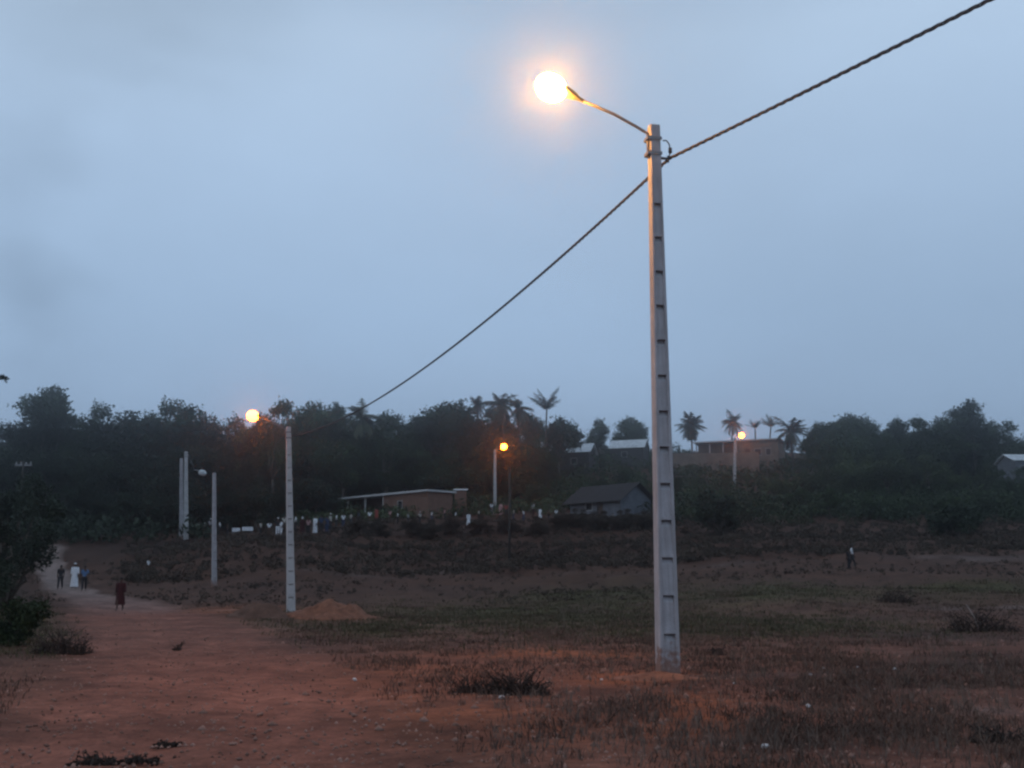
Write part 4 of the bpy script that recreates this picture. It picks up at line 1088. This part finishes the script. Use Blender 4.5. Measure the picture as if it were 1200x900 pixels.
# ------------------------------------------------------------------ soil heaps, brush, litter
def heap(px, py, wpx, hpx, m, label, seed, name='soil_heap', dep=.6):
    g = ground_at(px, py); w = wpx / F * g.y / 2; hh = hpx / F * g.y; o_v = []; n, r_ = 44, 16
    mb = MB()
    for j in range(r_ + 1):
        t = j / r_
        for k in range(n):
            a = 2 * math.pi * k / n; e = 1 + .25 * mnoise.noise(Vector((math.cos(a) * 1.3, math.sin(a) * 1.3, seed)))
            x, y = t * w * e * math.cos(a), t * w * dep * e * math.sin(a)
            z = hh * (math.exp(-(t * 1.45) ** 2 * (1 + .3 * math.sin(a + seed))) - .09) * (1 + .75 * mnoise.noise(Vector((x * 1.1, y * 1.1, seed)))) + .16 * hh * mnoise.noise(Vector((x * 4, y * 4, seed)))
            gz = h(g.x + x, g.y + y) - g.z
            mb.v.append((x, y, gz + (z if j < r_ else -.08)))
    for j in range(r_):
        for k in range(n): k2 = (k+1) % n; mb.f.append((j*n+k, (j+1)*n+k, (j+1)*n+k2, j*n+k2))
    o = link(name, mb.mesh(name, m, True)); o.location = g; tag(o, label, 'soil heap'); return o
heap(392, 724, 128, 19, M['soil_orange'], 'heap of loose orange soil right of the second pole', 1.3)
heap(308, 723, 76, 15, M['soil_dark'], 'low dark heap of earth left of the second pole', 2.6)
heap(768, 795, 120, 7, M['soil_orange'], 'flat spill of orange soil around the foot of the big pole', 4.1)
heap(255, 717, 130, 3, M['soil_orange'], 'long low strip of orange soil at the road side left of the second pole', 6.1, dep=.35)

def brush(px, py, wpx, hpx, label, seed, n=70, leaves=700, name='brush_pile', sticks=0):
    g = ground_at(px, py); w = wpx / F * g.y / 2; hh = hpx / F * g.y; random.seed(seed)
    o = empty(name, g, 0, label, 'brush pile'); mb = MB(); cs = []
    for i in range(n):
        x = random.uniform(-w, w); y = random.uniform(-w * .5, w * .5); k = max(.15, 1 - (x / w) ** 2) * random.uniform(.4, 1.1)
        a = random.uniform(0, 6.28); l = hh * k * 1.2
        p0 = Vector((x, y, h(g.x + x, g.y + y) - g.z - .02)); p2 = p0 + Vector((math.cos(a) * l * .8, math.sin(a) * l * .5, hh * k)); pm = p0.lerp(p2, .5) + Vector((random.uniform(-.05, .05), 0, hh * .12))
        mb.tube([p0, pm, p2], [.012, .008, .004], 4)
        for q in range(leaves // n): cs.append(np.array(p0.lerp(p2, random.random())) + rng.normal(0, hh * .11, 3))
    cs = np.array(cs); cs[:, 2] = np.maximum(cs[:, 2], .01)
    link('twigs', mb.mesh('twigs', M['brush']), o, M['brush'])
    V, Fc = leafcards(cs, max(.022, g.y * .0011)); link('dead_leaves', mesh_np('dead_leaves', V, Fc), o, M['brush'])
    for i in range(sticks):
        mb = MB(); x = w * (-.1 + .35 * i); mb.tube([(x, -.2, .02), (x - .12 * hh, -.15, hh * .55), (x - .35 * hh, -.1, hh * 1.0)], [.02, .017, .012], 6); link('pale_stick', mb.mesh('stick', M['stick'], True), o, M['stick'])
brush(604, 814, 72, 30, 'dark pile of dead brush on bare soil left of the big pole', 1, 110, 1500)
brush(555, 812, 40, 20, 'smaller sparse brush clump just left of the dark brush pile', 2, 40, 420)
brush(1148, 740, 80, 30, 'dark brush pile with a pale stick poking out at the right', 3, 110, 1500, sticks=1)
brush(72, 766, 56, 30, 'dark brush pile at the left verge of the road', 4, 100, 1300)
brush(1050, 706, 40, 18, 'low dark clump of brush in the green strip on the right', 5, 50, 500)
brush(1170, 872, 60, 22, 'dark clump of brush near the lower right corner', 6, 60, 800)
brush(110, 897, 50, 14, 'dead brush at the bottom edge of the dirt road', 7, 60, 500)
brush(165, 892, 40, 9, 'thin scrap of brush on the road, right of the bottom edge clump', 8, 40, 260)
brush(195, 873, 28, 8, 'tiny twig clump on the road near the bottom left', 9, 30, 200)
brush(208, 762, 8, 10, 'single dark clod of twigs in the middle of the dirt road', 10, 14, 120)
brush(925, 672, 10, 6, 'small dark weed clump far out in the right field', 11, 14, 100)
brush(840, 768, 22, 10, 'small dark tuft of brush right of the foot of the big pole', 12, 24, 200)

def scrap(px, py, s, seed, label, share=False, kind='litter'):
    g = ground_at(px, py); random.seed(seed); mb = MB(); mb.ellipsoid((0, 0, 0), (1, .7, .55), 8, 5)
    mb.v = [tuple(Vector(p) * s * (1 + .8 * mnoise.noise(Vector(p) * 1.9 + Vector((seed, 0, 0)))) + Vector((0, 0, s * .4))) for p in mb.v]
    o = link('litter_scrap', mb.mesh('scrap', M[kind])); o.location = g; o.rotation_euler = (0, 0, seed); tag(o, label, 'litter', 'scraps of pale litter'); return o
scrap(947, 829, .045, 1, 'bright white scrap of litter on the soil right of the big pole')
scrap(416, 798, .05, 2, 'pale scrap of litter alone on the bare soil at the centre left')
scrap(897, 879, .05, 3, 'crumpled pale scrap among the weeds at the bottom, right of the big pole')
scrap(588, 819, .045, 4, 'pale scrap at the foot of the dark brush pile')
scrap(1048, 785, .04, 5, 'small white scrap in the weeds at the right, rightmost of its cluster')
for i, (px, py) in enumerate([(965, 784), (1005, 783), (983, 793), (1008, 797), (950, 792), (1025, 809), (705, 797), (1092, 833), (860, 802)]):
    scrap(px, py, .03, 6 + i, 'tiny pale scrap of litter lying in the dry weeds')

# ------------------------------------------------------------------ light
SUN_EL, SUN_AZ = rad(14), rad(-75)     # faint afterglow from the left
sun_d = bpy.data.lights.new('sun', 'SUN'); sun_d.energy = .22; sun_d.angle = rad(35); sun_d.color = (1, .88, .80)
sun = bpy.data.objects.new('sun', sun_d); col.objects.link(sun)
dv = Vector((math.sin(SUN_AZ) * math.cos(SUN_EL), math.cos(SUN_AZ) * math.cos(SUN_EL) * -1 + .0, math.sin(SUN_EL)))
dv = Vector((-.93, -.30, .24)).normalized()
sun.rotation_euler = dv.to_track_quat('Z', 'Y').to_euler()

w = bpy.data.worlds.new('World'); scene.world = w; w.use_nodes = True
nt = w.node_tree; N = nt.nodes; L = nt.links; N.clear()
out = N.new('ShaderNodeOutputWorld'); bg = N.new('ShaderNodeBackground'); bg.inputs['Strength'].default_value = .1; L.new(bg.outputs[0], out.inputs['Surface'])
sky = N.new('ShaderNodeTexSky'); sky.sky_type = 'NISHITA'; sky.sun_disc = False
sky.sun_elevation = math.asin(dv.z); sky.sun_rotation = math.atan2(dv.x, dv.y)
tc = N.new('ShaderNodeTexCoord'); sx = N.new('ShaderNodeSeparateXYZ'); L.new(tc.outputs['Generated'], sx.inputs[0])
rp = N.new('ShaderNodeValToRGB'); cr = rp.color_ramp; L.new(sx.outputs['Z'], rp.inputs['Fac'])
def s2l(c): return tuple((x / 255 / 12.92 if x / 255 <= .04045 else ((x / 255 + .055) / 1.055) ** 2.4) for x in c)
stops = [(0.0, (166, 192, 224)), (.05, (160, 186, 217)), (.13, (152, 178, 208)), (.24, (152, 178, 207)), (.36, (160, 184, 211)), (.47, (168, 190, 214)), (.60, (146, 166, 190)), (1.0, (128, 146, 168))]
cr.elements[0].position = 0; cr.elements[0].color = (*s2l(stops[0][1]), 1); cr.elements[1].position = 1; cr.elements[1].color = (*s2l(stops[-1][1]), 1)
for p, c in stops[1:-1]: e = cr.elements.new(p); e.color = (*s2l(c), 1)
# cloud structure
mp = N.new('ShaderNodeMapping'); mp.inputs['Scale'].default_value = (1, 1, 2.2); L.new(tc.outputs['Generated'], mp.inputs['Vector'])
n1 = N.new('ShaderNodeTexNoise'); n1.inputs['Scale'].default_value = 3.0; n1.inputs['Detail'].default_value = 5; n1.inputs['Roughness'].default_value = .5; L.new(mp.outputs[0], n1.inputs['Vector'])
mr = N.new('ShaderNodeMapRange'); mr.inputs['From Min'].default_value = .3; mr.inputs['From Max'].default_value = .7; mr.inputs['To Min'].default_value = .94; mr.inputs['To Max'].default_value = 1.06; L.new(n1.outputs['Fac'], mr.inputs['Value'])
n2 = N.new('ShaderNodeTexNoise'); n2.inputs['Scale'].default_value = 7; n2.inputs['Detail'].default_value = 4; L.new(mp.outputs[0], n2.inputs['Vector'])
ds = N.new('ShaderNodeVectorMath'); ds.operation = 'SCALE'; ds.inputs['Scale'].default_value = .16
sb = N.new('ShaderNodeVectorMath'); sb.operation = 'SUBTRACT'; sb.inputs[1].default_value = (.5, .5, .5); L.new(n2.outputs['Color'], sb.inputs[0]); L.new(sb.outputs[0], ds.inputs[0])
ad = N.new('ShaderNodeVectorMath'); ad.operation = 'ADD'; L.new(tc.outputs['Generated'], ad.inputs[0]); L.new(ds.outputs[0], ad.inputs[1])
fac = mr.outputs[0]
for (px, py, r_, st_) in [(90, -10, .10, .13), (220, -5, .10, .13), (15, 185, .065, .14), (60, 330, .06, .13), (20, 350, .05, .10), (1000, 480, .30, .05), (1150, 250, .22, .04), (60, 440, .06, .05), (700, -250, .3, .1)]:
    d = (at(px, py, 10) - CAM).normalized()
    dd = N.new('ShaderNodeVectorMath'); dd.operation = 'DISTANCE'; L.new(ad.outputs[0], dd.inputs[0]); dd.inputs[1].default_value = d
    m_ = N.new('ShaderNodeMapRange'); m_.interpolation_type = 'SMOOTHERSTEP'; m_.inputs['From Min'].default_value = 0; m_.inputs['From Max'].default_value = r_ * 1.5; m_.inputs['To Min'].default_value = 1 - st_; m_.inputs['To Max'].default_value = 1
    L.new(dd.outputs['Value'], m_.inputs['Value'])
    mm = N.new('ShaderNodeMath'); mm.operation = 'MULTIPLY'; L.new(fac, mm.inputs[0]); L.new(m_.outputs[0], mm.inputs[1]); fac = mm.outputs[0]
sc_ = N.new('ShaderNodeVectorMath'); sc_.operation = 'SCALE'; L.new(rp.outputs['Color'], sc_.inputs[0])
m10 = N.new('ShaderNodeMath'); m10.operation = 'MULTIPLY'; m10.inputs[1].default_value = 13.0; L.new(fac, m10.inputs[0]); L.new(m10.outputs[0], sc_.inputs['Scale'])
ss = N.new('ShaderNodeVectorMath'); ss.operation = 'SCALE'; ss.inputs['Scale'].default_value = .35; L.new(sky.outputs[0], ss.inputs[0])
mx = N.new('ShaderNodeMix'); mx.data_type = 'RGBA'; mx.inputs[0].default_value = .93
L.new(ss.outputs[0], mx.inputs[6]); L.new(sc_.outputs[0], mx.inputs[7]); L.new(mx.outputs[2], bg.inputs['Color'])

hm = bpy.data.materials.new('lamp_halo_haze'); hm.use_nodes = True; hn = hm.node_tree.nodes; hn.clear()  # faint haze made much denser, added to put glare halos round the lamps
ho = hn.new('ShaderNodeOutputMaterial'); hv = hn.new('ShaderNodeVolumePrincipled'); hm.node_tree.links.new(hv.outputs[0], ho.inputs['Volume'])
hv.inputs['Color'].default_value = (.9, .9, .92, 1); hv.inputs['Density'].default_value = .0018; hv.inputs['Anisotropy'].default_value = .95
mb = MB(); mb.box(-1000, 1000, -1000, 1000, -6, 70); hz = link('haze', mb.mesh('haze', hm)); hz['kind'] = 'stuff'; hz.display_type = 'WIRE'
scene.view_settings.view_transform = 'Standard'; scene.view_settings.look = 'None'; scene.view_settings.gamma = 1; scene.view_settings.exposure = 0
scene.view_settings.use_curve_mapping = False
scene.render.engine = 'CYCLES'
cy = scene.cycles
cy.volume_bounces = 0
cy.use_denoising = True
cy.max_bounces = 4; cy.diffuse_bounces = 2; cy.glossy_bounces = 1; cy.transparent_max_bounces = 4
cy.sample_clamp_indirect = 3
cy.pixel_filter_type = 'BLACKMAN_HARRIS'; cy.filter_width = 2.4
